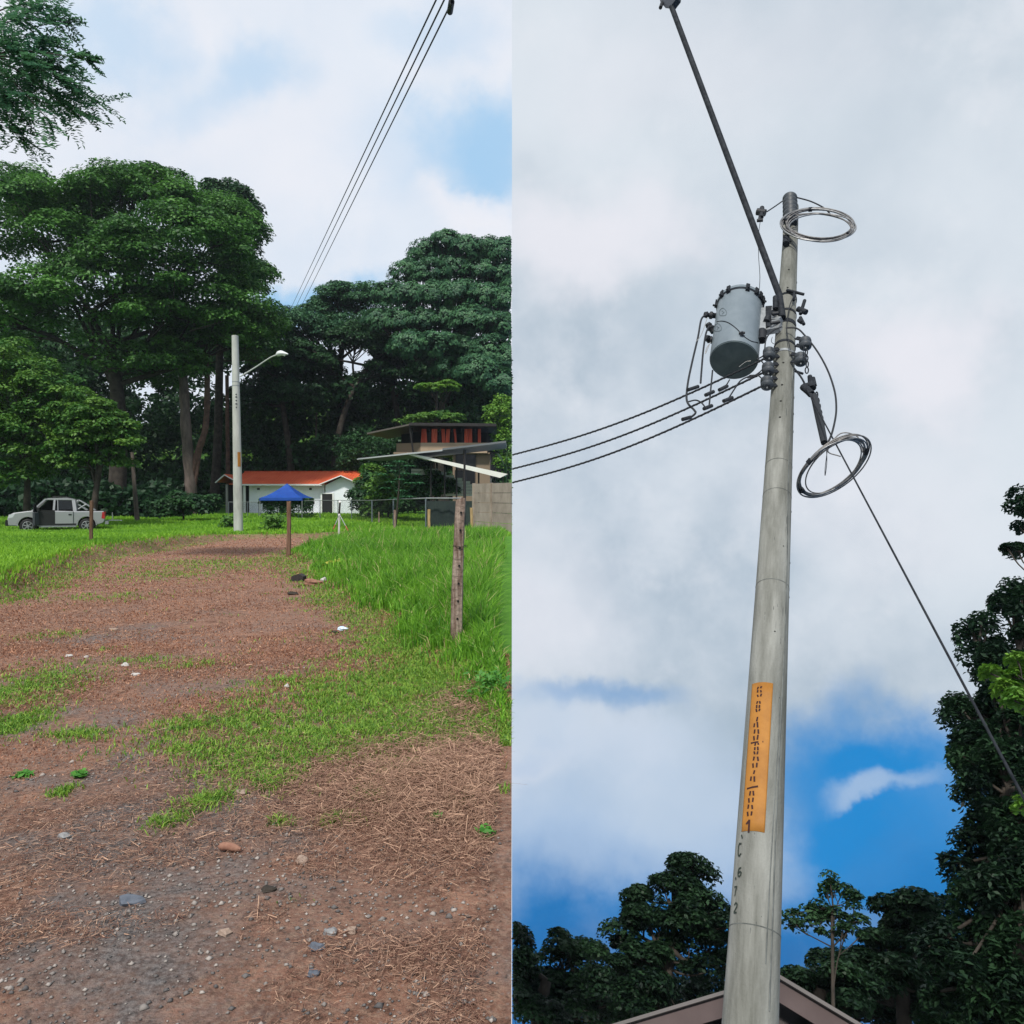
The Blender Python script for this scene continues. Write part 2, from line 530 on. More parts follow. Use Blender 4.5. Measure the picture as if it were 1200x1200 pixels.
def build_ground():
    xs = np.concatenate([-np.geomspace(0.0012, 3, 60)[::-1] * 0 - 0, []])
    xs = np.concatenate([np.linspace(-280, -60, 12), np.linspace(-58, -16, 50), np.linspace(-15.6, -0.002, 240)])
    ys = np.concatenate([np.linspace(-12, 1.2, 14), np.linspace(1.3, 10, 150), np.linspace(10.1, 40, 210), np.linspace(41, 90, 50), np.linspace(95, 420, 30)])
    X, Y = np.meshgrid(xs, ys)
    Z = gh(X, Y)
    V = np.stack([X, Y, Z], -1).reshape(-1, 3)
    nx, ny = len(xs), len(ys)
    i, j = np.meshgrid(np.arange(nx - 1), np.arange(ny - 1))
    a = (j * nx + i).ravel()
    Q = np.stack([a, a + 1, a + 1 + nx, a + nx], 1)
    me = np_mesh('ground', V, Q, smoothed=True)
    d = path_d(V[:, 0], V[:, 1])
    g = smooth(-.05, -0.45, d + .18 * vnoise(V[:, 0], V[:, 1], .9, 3) + .12 * vnoise(V[:, 0], V[:, 1], .3, 43))
    at = me.attributes.new('grassy', 'FLOAT', 'POINT'); at.data.foreach_set('value', g.astype(np.float32))
    at = me.attributes.new('tuft', 'FLOAT', 'POINT'); at.data.foreach_set('value', tuftness(V[:, 0], V[:, 1]).astype(np.float32))
    gv = gravelly(V[:, 0], V[:, 1])
    at = me.attributes.new('gravelly', 'FLOAT', 'POINT'); at.data.foreach_set('value', gv.astype(np.float32))
    m = bpy.data.materials.new('drive_ground'); m.use_nodes = True
    nt = m.node_tree; N, L = nt.nodes, nt.links
    bs = N['Principled BSDF']; bs.inputs['Roughness'].default_value = .95; bs.inputs['Specular IOR Level'].default_value = .15
    tc = N.new('ShaderNodeTexCoord')

    def noise(sc, det=8, ro=.65):
        n = N.new('ShaderNodeTexNoise'); n.inputs['Scale'].default_value = sc; n.inputs['Detail'].default_value = det
        n.inputs['Roughness'].default_value = ro; L.new(tc.outputs['Object'], n.inputs['Vector']); return n.outputs['Fac']

    def mr(v, lo, hi):
        n = N.new('ShaderNodeMapRange'); L.new(v, n.inputs[0]); n.inputs[1].default_value = lo; n.inputs[2].default_value = hi; return n.outputs[0]

    def mix(f, a, b):
        n = N.new('ShaderNodeMix'); n.data_type = 'RGBA'; L.new(f, n.inputs[0])
        for k, v in ((6, a), (7, b)):
            if hasattr(v, 'links'): L.new(v, n.inputs[k])
            else: n.inputs[k].default_value = (*v, 1)
        return n.outputs[2]

    def mul(a, b):
        n = N.new('ShaderNodeMath'); n.operation = 'MULTIPLY'
        for k, v in enumerate((a, b)):
            if hasattr(v, 'links'): L.new(v, n.inputs[k])
            else: n.inputs[k].default_value = v
        return n.outputs[0]
    soil = mix(mr(noise(6, 10, .75), .36, .64), (0.150, 0.076, 0.054), (0.350, 0.185, 0.128))
    soil = mix(mr(noise(34, 10, .8), .47, .64), soil, (0.36, 0.24, 0.175))
    soil = mix(mr(noise(21, 9, .8), .52, .66), soil, (0.055, 0.032, 0.022))
    grey = mix(mr(noise(45), .4, .6), (0.085, 0.078, 0.078), (0.22, 0.205, 0.20))
    gm = mr(noise(.9, 6), .44, .62)
    atg = N.new('ShaderNodeAttribute'); atg.attribute_name = 'gravelly'
    c = mix(mul(gm, atg.outputs['Fac']), soil, grey)
    vo = N.new('ShaderNodeTexVoronoi'); vo.inputs['Scale'].default_value = 32; L.new(tc.outputs['Object'], vo.inputs['Vector'])
    c = mix(mul(mr(vo.outputs['Distance'], .28, .10), .35), c, (0.30, 0.27, 0.25))
    at = N.new('ShaderNodeAttribute'); at.attribute_name = 'tuft'
    c = mix(mul(at.outputs['Fac'], mul(mr(noise(14), .42, .60), .75)), c, (0.085, 0.15, 0.030))
    at2 = N.new('ShaderNodeAttribute'); at2.attribute_name = 'grassy'
    gcol = mix(mr(noise(5), .35, .65), (0.050, 0.155, 0.018), (0.110, 0.270, 0.030))
    c = mix(at2.outputs['Fac'], c, gcol)
    L.new(c, bs.inputs['Base Color'])
    bp = N.new('ShaderNodeBump'); bp.inputs['Strength'].default_value = 1.0; bp.inputs['Distance'].default_value = .03
    L.new(noise(38, 8, .7), bp.inputs['Height']); L.new(bp.outputs[0], bs.inputs['Normal'])
    link_mesh('ground', me, m, kind='structure')


_TP = [(430, 815, 110, 32, 1), (400, 860, 110, 26, .9), (560, 800, 40, 20, .9), (500, 790, 60, 14, .8), (300, 850, 60, 20, .7), (480, 760, 50, 14, .7), (250, 880, 80, 12, .6), (495, 842, 45, 26, 1), (470, 875, 40, 14, .8), (320, 895, 70, 22, .75), (235, 852, 45, 14, .7), (28, 808, 50, 22, .9), (12, 850, 28, 20, .95),
       (240, 942, 24, 10, .9), (195, 966, 18, 8, .8), (322, 918, 28, 10, .9), (415, 770, 26, 6, .8), (360, 800, 45, 4, .9), (490, 730, 26, 20, .7),
       (90, 862, 50, 9, .45), (72, 930, 12, 6, .9), (445, 932, 26, 9, .8), (470, 905, 30, 10, .7), (268, 660, 85, 8, .95), (195, 673, 55, 7, .7), (545, 775, 40, 14, .9),
       (540, 935, 22, 10, .6), (390, 960, 20, 6, .6), (330, 965, 14, 5, .5), (160, 775, 60, 6, .35), (455, 755, 30, 10, .7), (575, 840, 24, 14, .8), (350, 1060, 18, 5, .4),
       (60, 745, 40, 5, .5), (220, 780, 40, 5, .45), (130, 700, 40, 5, .5), (420, 690, 20, 8, .6)]
_TG = []
for (_px, _py, _rx, _ry, _k) in _TP:
    _Y = 1.6 * F / (_py - 587.0)
    _TG.append(((_px - 600) / F * _Y, _Y, _rx * _Y / F, _ry * _Y * _Y / 1450, _k))


def gravelly(x, y):
    g = .10 + .75 * smooth(8.5, 5.0, y) * smooth(-.2, -1.5, x) + .5 * np.exp(-(((x + 4.6) / 1.8) ** 2 + ((y - 9.5) / 2.2) ** 2)) + .55 * smooth(4.4, 3.2, y)
    return np.clip(g * (.95 + .9 * vnoise(x, y, .55, 91) + .4 * vnoise(x, y, .16, 92)), 0, 1)


def tuftness(x, y):
    t = np.zeros_like(np.asarray(x, float))
    for (cx, cy, rx, ry, k) in _TG:
        t = np.maximum(t, k * np.exp(-(((x - cx) / rx) ** 2 + ((y - cy) / ry) ** 2)))
    t = t * np.clip(.66 + .50 * vnoise(x, y, .22, 8) + .65 * vnoise(x, y, .07, 28), 0, 1.3)
    t = t * smooth(2.9, 3.6, y) + .10 * smooth(.35, .8, vnoise(x, y, 1.1, 9)) * smooth(4.2, 6, y) + .12 * smooth(.45, .8, vnoise(x, y, .22, 19)) * smooth(3.2, 3.8, y)
    t = t + .75 * smooth(1.1, .0, path_d(x, y) + .3 * vnoise(x, y, .3, 33)) * (y > 5)
    return np.clip(t, 0, 1)


build_ground()


# ------------------------------------------------------------------ foliage helpers
def leaf_mesh(name, C, Nrm, L_, W, rg, along=None):
    n = len(C)
    Nrm = Nrm / (np.linalg.norm(Nrm, axis=1)[:, None] + 1e-9)
    a = rg.normal(size=(n, 3)) if along is None else along + rg.normal(size=(n, 3)) * .35
    a = a - Nrm * (a * Nrm).sum(1)[:, None]; a /= (np.linalg.norm(a, axis=1)[:, None] + 1e-9)
    b = np.cross(Nrm, a)
    L_ = L_[:, None] if np.ndim(L_) else L_
    W = W[:, None] if np.ndim(W) else W
    droop = Nrm * (L_ * .12)
    V = np.stack([C - a * L_ * .5 - droop, C + b * W * .5 + a * L_ * .02, C + a * L_ * .5 - droop, C - b * W * .5 + a * L_ * .02], 1).reshape(-1, 3)
    Q = np.arange(4 * n).reshape(n, 4)
    return V, Q


def place_mat(frame):
    return np.array([[frame[i][j] for j in range(4)] for i in range(4)])


def keep_side(P, frame):
    M = place_mat(frame)
    X = P @ M[0, :3] + M[0, 3]
    m = .02 + .0013 * (P @ M[1, :3] + M[1, 3])
    return X < -m if frame is MA4 else X > m


def tree(name, label, cat, base, trunk, lobes, mats, nleaf, leaf, clump=1.2, flat=.5, frame=MA4, group=None, seed=1,
         trunk_r=.4, bark=None, limbs=True, aspect=.55, below=-.25, shell=(.72, 1.02), twig=.14, density=1.0, drop=0.0, upw=.9, surf=.35, lobe_n=0.0, kf=1.0, fork=(.55, .98)):
    """trunk: list of points from the ground up; lobes: (centre, radii)"""
    rg = np.random.default_rng(seed)
    t = thing(name, label, cat, base, frame, group)
    bark = bark or BARK
    mb = MB()
    top = np.array(trunk[-1], float)
    tp = curve(trunk, 5)
    if tp is not None:
        rr = np.linspace(trunk_r, trunk_r * .55, len(tp)); rr[0] *= 1.35
        mb.tube(tp, rr, 8)
    area = np.array([(r[0] * r[1] + r[0] * r[2] + r[1] * r[2]) for c, r in lobes]); area = area / area.sum()
    Cs, Ns, Tn = [], [], []
    for li, ((c, r), ar) in enumerate(zip(lobes, area)):
        c = np.array(c, float); r = np.array(r, float)
        vol = (r.prod()) ** (1 / 3)
        k = max(4, int(7.0 * kf * (vol / clump) ** 2))
        d = rg.normal(size=(k * 3, 3)); d /= np.linalg.norm(d, axis=1)[:, None]
        d = d[d[:, 2] > below][:k]; k = len(d)
        cc = c + d * r * rg.uniform(shell[0], shell[1], (k, 1))
        # a few inner clumps so that the crown has body
        kin = int(k * .25 * kf)
        cc = np.concatenate([cc, c + rg.normal(size=(kin, 3)) * r * .38]); k = len(cc)
        if limbs:
            f0 = tp[int(len(tp) * rg.uniform(*fork))]
            mid = (np.array(f0) + c) / 2 + rg.normal(size=3) * .12 * vol
            pts = curve([f0, mid, c + rg.normal(size=3) * .1 * vol], 5)
            r0 = trunk_r * (.22 + .3 * ar ** .5)
            mb.tube(pts, np.linspace(r0, r0 * .4, len(pts)), 6)
            for q in range(0, k, max(1, k // 9)):
                s0 = pts[int(len(pts) * rg.uniform(.4, .99))]
                m2 = (s0 + cc[q]) / 2 + rg.normal(size=3) * .08 * vol
                p2 = curve([s0, m2, cc[q]], 3)
                mb.tube(p2, np.linspace(r0 * .4, r0 * .08 + .01, len(p2)), 5)
        n = int(nleaf * ar)
        which = rg.integers(0, k, n)
        csz = rg.uniform(.65, 1.25, k) * clump
        dd = rg.normal(size=(n, 3)); dd /= np.linalg.norm(dd, axis=1)[:, None]
        dd[:, 2] = np.where(dd[:, 2] < -.3, -dd[:, 2], dd[:, 2])
        rad = rg.uniform(surf, 1, n) ** .5
        P = cc[which] + dd * (csz[which] * rad)[:, None] * np.array([1, 1, flat])
        P[:, 2] -= drop * rg.uniform(0, 1, n) ** 2 * clump
        nn = dd * .8 + np.array([0, 0, upw]) + rg.normal(size=(n, 3)) * .45
        if lobe_n:
            ln_ = (cc[which] - c) / r; ln_ /= np.linalg.norm(ln_, axis=1)[:, None] + 1e-6; nn = nn * .6 + ln_ * lobe_n
        ctone = rg.normal(0, .22, k)
        Cs.append(P); Ns.append(nn); Tn.append(np.clip(.42 + ctone[which] + rg.normal(0, .22, n), 0, 1))
    P = np.concatenate(Cs); nn = np.concatenate(Ns); tn = np.concatenate(Tn)
    k = keep_side(P, frame); P, nn, tn = P[k], nn[k], tn[k]
    L_ = leaf * rg.uniform(.6, 1.35, len(P))
    V, Q = leaf_mesh(name, P, nn, L_, L_ * aspect, rg)
    me = np_mesh('crown', V - ORG[t.name], Q, tone=tn)
    link_mesh('crown', me, mats, t, kind='stuff')
    # keep the wood on its own side too
    ok = keep_side(np.array(mb.v), frame)
    mb2 = MB(); mb2.v = mb.v
    for f, s in zip(mb.f, mb.sm):
        if all(ok[i] for i in f): mb2.f.append(f); mb2.sm.append(s)
    if mb2.f: mb2.build('trunk', bark, t)
    return t


def lobeA(px, py, Y, rpx, rpy, ry=None):
    c = A(px, py, Y); s = Y / F
    return (c, (rpx * s, (ry if ry else (rpx + rpy) / 2 * s), rpy * s))


def lobeB(px, py, D, rpx, rpy):
    c = B(px, py, D); s = Bdepth(px, py, D) / F
    return (c, (rpx * s, (rpx + rpy) / 2 * s, rpy * s * 1.0))


def gA(px, Y, dz=0):
    X = (px - 600) / F * Y
    return np.array([X, Y, float(gh(X, Y)) + dz])


# ------------------------------------------------------------------ the forest behind the drive
def hill():
    xs = np.linspace(-260, -0.01, 120); ys = np.linspace(90, 300, 60)
    X, Y = np.meshgrid(xs, ys)
    s = smooth(92, 190, Y)
    Z = gh(X, Y) * (1 - s) + s * (24 + 8 * np.sin(X / 34 + 1) + 3 * np.sin(X / 11)) + s * (1.6 * vnoise(X, Y, 9, 2) + .8 * vnoise(X, Y, 3, 4))
    V = np.stack([X, Y, Z], -1).reshape(-1, 3); nx, ny = len(xs), len(ys)
    i, j = np.meshgrid(np.arange(nx - 1), np.arange(ny - 1)); a = (j * nx + i).ravel()
    me = np_mesh('hill', V, np.stack([a, a + 1, a + 1 + nx, a + nx], 1), smoothed=True)
    link_mesh('hill', me, mat('hill_green', (0.035, 0.085, 0.022), .9, color2=(0.11, 0.21, 0.055), scale=.25, bump=.8, bscale=.8, lo=.4, hi=.6), kind='structure')
    # wooded slope: leaves that nobody could count
    rg = np.random.default_rng(3)
    n = 45000
    X = rg.uniform(-150, -.3, n); Y = rg.uniform(100, 185, n)
    s = smooth(92, 190, Y)
    Z = gh(X, Y) * (1 - s) + s * (24 + 8 * np.sin(X / 34 + 1) + 3 * np.sin(X / 11))
    cl = vnoise(X, Y, 4, 12)
    P = np.stack([X, Y, Z + 2.5 * cl + rg.uniform(0, 3, n)], 1)
    V, Q = leaf_mesh('w', P, rg.normal(size=(n, 3)) + [0, -.4, 1.0], rg.uniform(.7, 1.5, n), rg.uniform(.5, .9, n), rg)
    me = np_mesh('far_wood', V, Q, tone=np.clip(.5 + cl * .4 + rg.normal(0, .2, n), 0, 1))
    link_mesh('far_wood', me, LEAF_LIGHT, kind='stuff', label='far wooded hillside glimpsed through the gaps between the big trees')


hill()

# the great spreading tree on the left
big = [lobeA(150, 262, 62, 92, 52), lobeA(60, 285, 60, 80, 60), lobeA(215, 310, 58, 85, 62), lobeA(255, 275, 66, 45, 45),
       lobeA(20, 235, 64, 45, 30), lobeA(110, 360, 58, 90, 55), lobeA(235, 385, 60, 85, 55), lobeA(10, 380, 58, 60, 60),
       lobeA(276, 405, 62, 44, 56), lobeA(160, 225, 63, 60, 26), lobeA(180, 440, 60, 60, 30), lobeA(288, 345, 66, 28, 32)]
bb = gA(138, 60)
tree('rain_tree', 'huge spreading dark green tree filling the left of the treeline', 'tree', bb,
     [bb, A(138, 560, 60), A(140, 500, 60), A(135, 440, 60), A(128, 395, 60)], big, LEAF_RAIN, 170000, .28, clump=1.8, flat=.50,
     seed=2, trunk_r=.75, below=-.15, aspect=.6)
tr2 = gA(250, 74)
tree('broadleaf_tree', 'dark tree rising behind the right edge of the huge spreading tree', 'tree', tr2,
     [tr2, A(255, 520, 74), A(258, 400, 74), A(262, 330, 74)],
     [lobeA(262, 248, 74, 36, 30), lobeA(272, 290, 74, 28, 36), lobeA(240, 240, 74, 22, 18), lobeA(284, 335, 74, 26, 40), lobeA(300, 405, 74, 30, 45)],
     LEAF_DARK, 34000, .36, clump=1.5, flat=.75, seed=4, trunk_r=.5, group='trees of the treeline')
# the rounded mango-like tree at the right
mg = gA(520, 78)
_mr = np.random.default_rng(77)
ml = [lobeA(_x, _y, 78 - (_y - 290) * .035 + _mr.uniform(-1.5, 1.5), _rx, _rx * _mr.uniform(.68, .88)) for _x, _y, _rx in (
    (500, 300, 20), (524, 288, 21), (548, 296, 22), (572, 296, 22), (596, 300, 22), (478, 322, 20), (505, 324, 23), (532, 318, 22), (562, 322, 24), (590, 326, 23),
    (456, 348, 20), (480, 350, 23), (510, 350, 22), (538, 348, 25), (568, 352, 22), (598, 356, 24), (446, 378, 20), (470, 380, 24), (498, 380, 23), (526, 378, 22),
    (552, 380, 26), (582, 386, 24), (604, 392, 20), (480, 408, 24), (514, 408, 24), (545, 412, 24), (575, 416, 24), (600, 425, 24), (560, 440, 26), (592, 452, 24), (530, 436, 24), (615, 340, 30))]
tree('mango_tree', 'tall tree with billowing rounded blue green crown at right of the treeline', 'tree', mg,
     [mg, A(515, 540, 78), A(522, 460, 78), A(530, 400, 78)], ml, LEAF_MANGO, 150000, .27, clump=.62, flat=.8, seed=6, trunk_r=.7, below=-.3,
     drop=.3, shell=(.86, 1.0), upw=.2, surf=.5, lobe_n=1.2)
mt = gA(405, 84)
tree('broadleaf_tree', 'mid height dark tree in the dip between the spreading and the rounded trees', 'tree', mt,
     [mt, A(400, 520, 84), A(398, 440, 84), A(402, 400, 84)],
     [lobeA(400, 360, 84, 30, 22), lobeA(375, 375, 84, 26, 22), lobeA(430, 352, 84, 28, 20), lobeA(450, 385, 82, 30, 24), lobeA(350, 390, 80, 28, 26),
      lobeA(410, 395, 82, 34, 20)], LEAF_MANGO, 42000, .32, clump=1.4, flat=.6, seed=9, trunk_r=.5, group='trees of the treeline')
# slender forked trees whose limbs show against the hillside
for i, (px, Y, tp, lb, lab) in enumerate([
    (395, 78, [(392, 540), (405, 480), (425, 440), (445, 415)], [(420, 400, 30, 18), (455, 410, 28, 16), (380, 430, 22, 16), (350, 420, 24, 18), (440, 440, 24, 12)],
     'slender forking dark tree behind the street light arm'),
    (470, 82, [(468, 540), (466, 490), (460, 450), (470, 420)], [(470, 425, 34, 16), (500, 440, 26, 18), (440, 450, 18, 12), (520, 455, 26, 16)],
     'slim leaning tree above the beige house'),
    (345, 76, [(340, 540), (335, 500), (330, 470), (322, 440)], [(325, 440, 30, 20), (345, 470, 26, 20), (305, 470, 26, 24), (365, 470, 20, 14)],
     'low branching tree right behind the plain concrete pole'),
    (565, 80, [(566, 540), (570, 500), (575, 470), (580, 450)], [(575, 455, 34, 20), (598, 480, 26, 24), (550, 480, 24, 16), (590, 430, 24, 20)],
     'shaded tree at the far right above the orange curtains')]):
    b0 = gA(px, Y)
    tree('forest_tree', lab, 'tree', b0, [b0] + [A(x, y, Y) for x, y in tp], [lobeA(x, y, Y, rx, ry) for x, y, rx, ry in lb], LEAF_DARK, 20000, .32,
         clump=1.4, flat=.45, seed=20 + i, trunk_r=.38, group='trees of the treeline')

# bare pale trunks standing at the wood's edge
def bare_trunk(name, label, px, Y, pts, r, m, group='bare trunks at the edge of the wood'):
    b0 = gA(px, Y)
    t = thing(name, label, 'tree', b0, group=group)
    for k, (ps, rr) in enumerate(pts):
        P = [b0 if (k == 0 and j == 0) else A(x, y, Y) for j, (x, y) in enumerate(ps)]
        P = curve(P, 6)
        q = MB(); rad = np.linspace(rr[0], rr[1], len(P)) * (1 + .07 * np.sin(np.arange(len(P)) * 1.7))
        q.tube(P, rad, 9); q.build('trunk' if k == 0 else 'limb', m if k == 0 else (BARK_RED if m is BARK_PALE else m), t)
    return t


bare_trunk('bare_tree', 'thick pale trunk with a reddish fork left of the plain concrete pole', 224, 61,
           [([(224, 610), (223, 560), (218, 500), (215, 445), (212, 420)], (.50, .30)),
            ([(224, 560), (232, 530), (241, 500), (243, 450), (242, 425)], (.27, .20)),
            ([(226, 585), (232, 545), (238, 512), (246, 470)], (.16, .10))], .5, BARK_PALE)
bare_trunk('bare_tree', 'thin pale straight trunk right of the parked pickup', 161, 50, [([(161, 612), (158, 575), (155, 530)], (.16, .10))], .2, BARK_PALE)
bare_trunk('bare_tree', 'very thin grey trunk standing above the red roof', 370, 80, [([(370, 600), (370, 540), (371, 480)], (.13, .09))], .2, BARK_PALE)
bare_trunk('bare_tree', 'brown curved trunk in the shade above the beige house', 468, 84, [([(468, 600), (466, 500), (464, 455)], (.30, .22))], .3, BARK_RED)
bare_trunk('bare_tree', 'dark trunk just behind the plain concrete pole', 268, 72, [([(268, 600), (267, 530), (266, 440)], (.22, .16))], .3, BARK_RED)

# undergrowth mass: the shaded wood behind everything reads as one mass
def undergrowth():
    rg = np.random.default_rng(8)
    P, T = [], []
    for k in range(620):
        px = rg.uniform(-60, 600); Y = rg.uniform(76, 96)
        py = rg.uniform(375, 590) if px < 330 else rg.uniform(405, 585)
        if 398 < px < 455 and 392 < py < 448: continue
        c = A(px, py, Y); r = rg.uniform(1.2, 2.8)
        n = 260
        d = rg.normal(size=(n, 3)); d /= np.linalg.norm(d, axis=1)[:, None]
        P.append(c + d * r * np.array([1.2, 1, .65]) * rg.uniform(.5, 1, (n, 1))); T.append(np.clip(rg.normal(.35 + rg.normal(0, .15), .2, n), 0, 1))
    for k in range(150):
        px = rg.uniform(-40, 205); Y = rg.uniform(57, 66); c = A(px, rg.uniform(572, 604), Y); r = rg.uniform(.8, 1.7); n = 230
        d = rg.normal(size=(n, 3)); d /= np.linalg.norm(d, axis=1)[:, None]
        P.append(c + d * r * np.array([1.2, 1, .7]) * rg.uniform(.5, 1, (n, 1))); T.append(np.clip(rg.normal(.0 + rg.normal(0, .08), .10, n), 0, 1))  # lowest leaf tones stand for the shade at the wood's edge
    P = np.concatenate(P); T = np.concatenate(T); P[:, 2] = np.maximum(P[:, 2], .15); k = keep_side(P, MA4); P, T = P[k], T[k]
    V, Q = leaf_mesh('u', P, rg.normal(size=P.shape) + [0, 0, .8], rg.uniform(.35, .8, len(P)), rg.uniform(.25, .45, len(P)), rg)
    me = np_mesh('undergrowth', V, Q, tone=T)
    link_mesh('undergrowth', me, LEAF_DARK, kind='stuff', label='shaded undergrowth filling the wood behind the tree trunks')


undergrowth()

# left fruit tree, lighter, in front of the wood and behind the pickup
for i, (px, Y, lb, tp, lab, lm, nl, cl) in enumerate([
    (30, 45, [(30, 455, 45, 34), (-10, 440, 40, 40), (75, 480, 38, 28), (20, 500, 52, 36), (-20, 520, 45, 40), (60, 530, 40, 26), (10, 560, 40, 24)],
     [(32, 570), (30, 520)], 'bushy bright green tree at the far left above the pickup', LEAF_LIGHT, 40000, .8),
    (108, 44, [(118, 500, 36, 24), (135, 520, 22, 20), (98, 520, 32, 22), (110, 545, 34, 16), (90, 490, 26, 18)],
     [(112, 580), (118, 545)], 'small bushy green tree leaning over the pickup tray', LEAF_LIGHT, 24000, .65)]):
    b0 = gA(px, Y)
    tree('bushy_tree', lab, 'tree', b0, [b0] + [A(x, y, Y) for x, y in tp], [lobeA(x, y, Y, rx, ry) for x, y, rx, ry in lb], lm, nl, .22,
         clump=cl, flat=.6, shell=(.6, 1.2), seed=40 + i, trunk_r=.22, group='bushy trees behind the pickup')

# shrubs between house and fence
shr = [(432, 57, 33, [(432, 590, 22, 24), (440, 570, 14, 14), (426, 578, 10, 12)], LEAF_DARK, 'dark rounded shrub at the right corner of the white house'),
       (455, 54, 30, [(450, 575, 20, 22), (445, 600, 18, 14), (470, 590, 22, 20)], LEAF_LIGHT, 'mixed leafy bush behind the mesh fence'),
       (500, 52, 30, [(505, 570, 24, 16), (490, 590, 22, 18), (522, 575, 12, 12)], LEAF_DARK, 'dark leafy bush in front of the carport roof'),
       (430, 70, 30, [(430, 530, 34, 22), (415, 545, 22, 18), (455, 540, 20, 16)], LEAF_DARK, 'dark shrub rising between the red roof and the carport'),
       (430, 61, 30, [(434, 560, 12, 16), (440, 580, 8, 14)], LEAF_LIGHT, 'yellowish bush beside the end of the red roof'),
       (588, 60, 30, [(590, 490, 22, 22), (598, 515, 18, 18), (594, 545, 14, 12)], LEAF_BRIGHT, 'bright green bush at the right edge behind the carport'),
       (95, 60, 30, [(45, 585, 26, 14), (20, 590, 20, 12)], LEAF_BRIGHT, 'bright green bush behind the pickup cab'),
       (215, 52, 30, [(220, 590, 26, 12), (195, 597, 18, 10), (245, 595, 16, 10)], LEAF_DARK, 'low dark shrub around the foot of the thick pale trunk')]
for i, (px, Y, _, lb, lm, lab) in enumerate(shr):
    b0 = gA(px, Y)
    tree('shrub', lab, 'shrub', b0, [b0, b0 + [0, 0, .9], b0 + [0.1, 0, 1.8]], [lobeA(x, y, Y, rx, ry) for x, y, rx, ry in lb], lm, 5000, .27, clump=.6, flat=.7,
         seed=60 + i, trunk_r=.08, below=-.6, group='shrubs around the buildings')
# flat-topped small trees above the beige house
for i, (px, py, Y, rx, ry, lab) in enumerate([(508, 494, 62, 38, 9, 'small flat topped tree directly above the flat dark roof'),
                                             (512, 455, 64, 26, 5, 'thin bright layered tree high above the flat dark roof')]):
    b0 = gA(px, Y)
    tree('umbrella_tree', lab, 'tree', b0, [b0, A(px, 540, Y), A(px, py + 4, Y)], [lobeA(px, py, Y, rx, ry), lobeA(px + 14, py - 4, Y, rx * .5, ry * .8)],
         LEAF_LIGHT if i == 0 else LEAF_BRIGHT, 5500, .22, clump=.55, flat=.4, seed=70 + i, trunk_r=.12, group='flat topped trees above the house')


# big compound leaves overhanging at the top left, near the viewer
def overhang():
    rg = np.random.default_rng(15)
    Y = 17.0
    base = np.array([-17.5, 15.5, 0.1])
    t = thing('overhanging_tree', 'near tree branch with feathery leaves hanging in at the top left corner', 'tree', base)
    mb = MB()
    trunk = [base, (-17.2, 15.8, 5.5), (-15.6, 16.4, 9.5), A(-70, 30, Y)]
    mb.tube(curve(trunk, 6), np.linspace(.35, .14, 19), 8)
    P, AL, T = [], [], []
    tips = [(85, 22, .9), (60, 52, .8), (55, 85, .9), (112, 72, .6), (100, 110, 1.0), (140, 132, .9), (118, 148, .9), (60, 120, 1.1), (70, 155, .9), (38, 150, 1), (25, 165, 1),
            (20, 100, 1.2), (40, 20, 1.1), (10, 50, 1.2), (12, 130, 1.2), (-20, 80, 1.3), (-30, 140, 1.2), (88, 88, .9), (30, 70, 1.1), (90, 135, 1), (0, 150, 1), (-20, 30, 1.3), (60, 0, 1)]
    for (x, y, k) in tips:
        k *= 1.5; end = A(x, y, Y + rg.uniform(-1.2, 1.2)); st = A(-60, 60 + rg.uniform(-30, 40), Y)
        mid = (end + st) / 2 + np.array([0, 0, .25])
        cv = curve([st, mid, end], 8)
        mb.tube(cv, np.linspace(.026, .005, len(cv)), 5)
        for q in range(9):
            tt = rg.uniform(.42, 1) ** .6
            p0 = cv[int(tt * (len(cv) - 1))]
            for f in range(2):
                dr = (end - st) / np.linalg.norm(end - st) + rg.normal(size=3) * .7; dr[2] -= .15; dr /= np.linalg.norm(dr)
                ln = rg.uniform(.28, .55) * k
                side = np.cross(dr, [0, 0, 1.0]); side /= np.linalg.norm(side) + 1e-6
                tone = rg.uniform(0, 1)
                for s in np.linspace(.1, 1, 13):
                    for sg in (-1, 1):
                        d = side * sg + dr * .5
                        P.append(p0 + dr * ln * s + d * .045 * k - np.array([0, 0, .06 * s * s]) + rg.normal(size=3) * .008); AL.append(d); T.append(np.clip(tone + rg.normal(0, .15), 0, 1))
    P = np.array(P); AL = np.array(AL); T = np.array(T)
    nn = rg.normal(size=P.shape) * .35 + [0, -.3, 1.0]
    V, Q = leaf_mesh('o', P, nn, rg.uniform(.11, .19, len(P)), rg.uniform(.04, .062, len(P)), rg, along=AL)
    link_mesh('crown', np_mesh('crown', V - base, Q, tone=T), leafmat('leaf_near', (0.035, 0.115, 0.065), (0.09, 0.22, 0.10), .45), t, kind='stuff')
    mb.build('branch', BARK, t)


overhang()


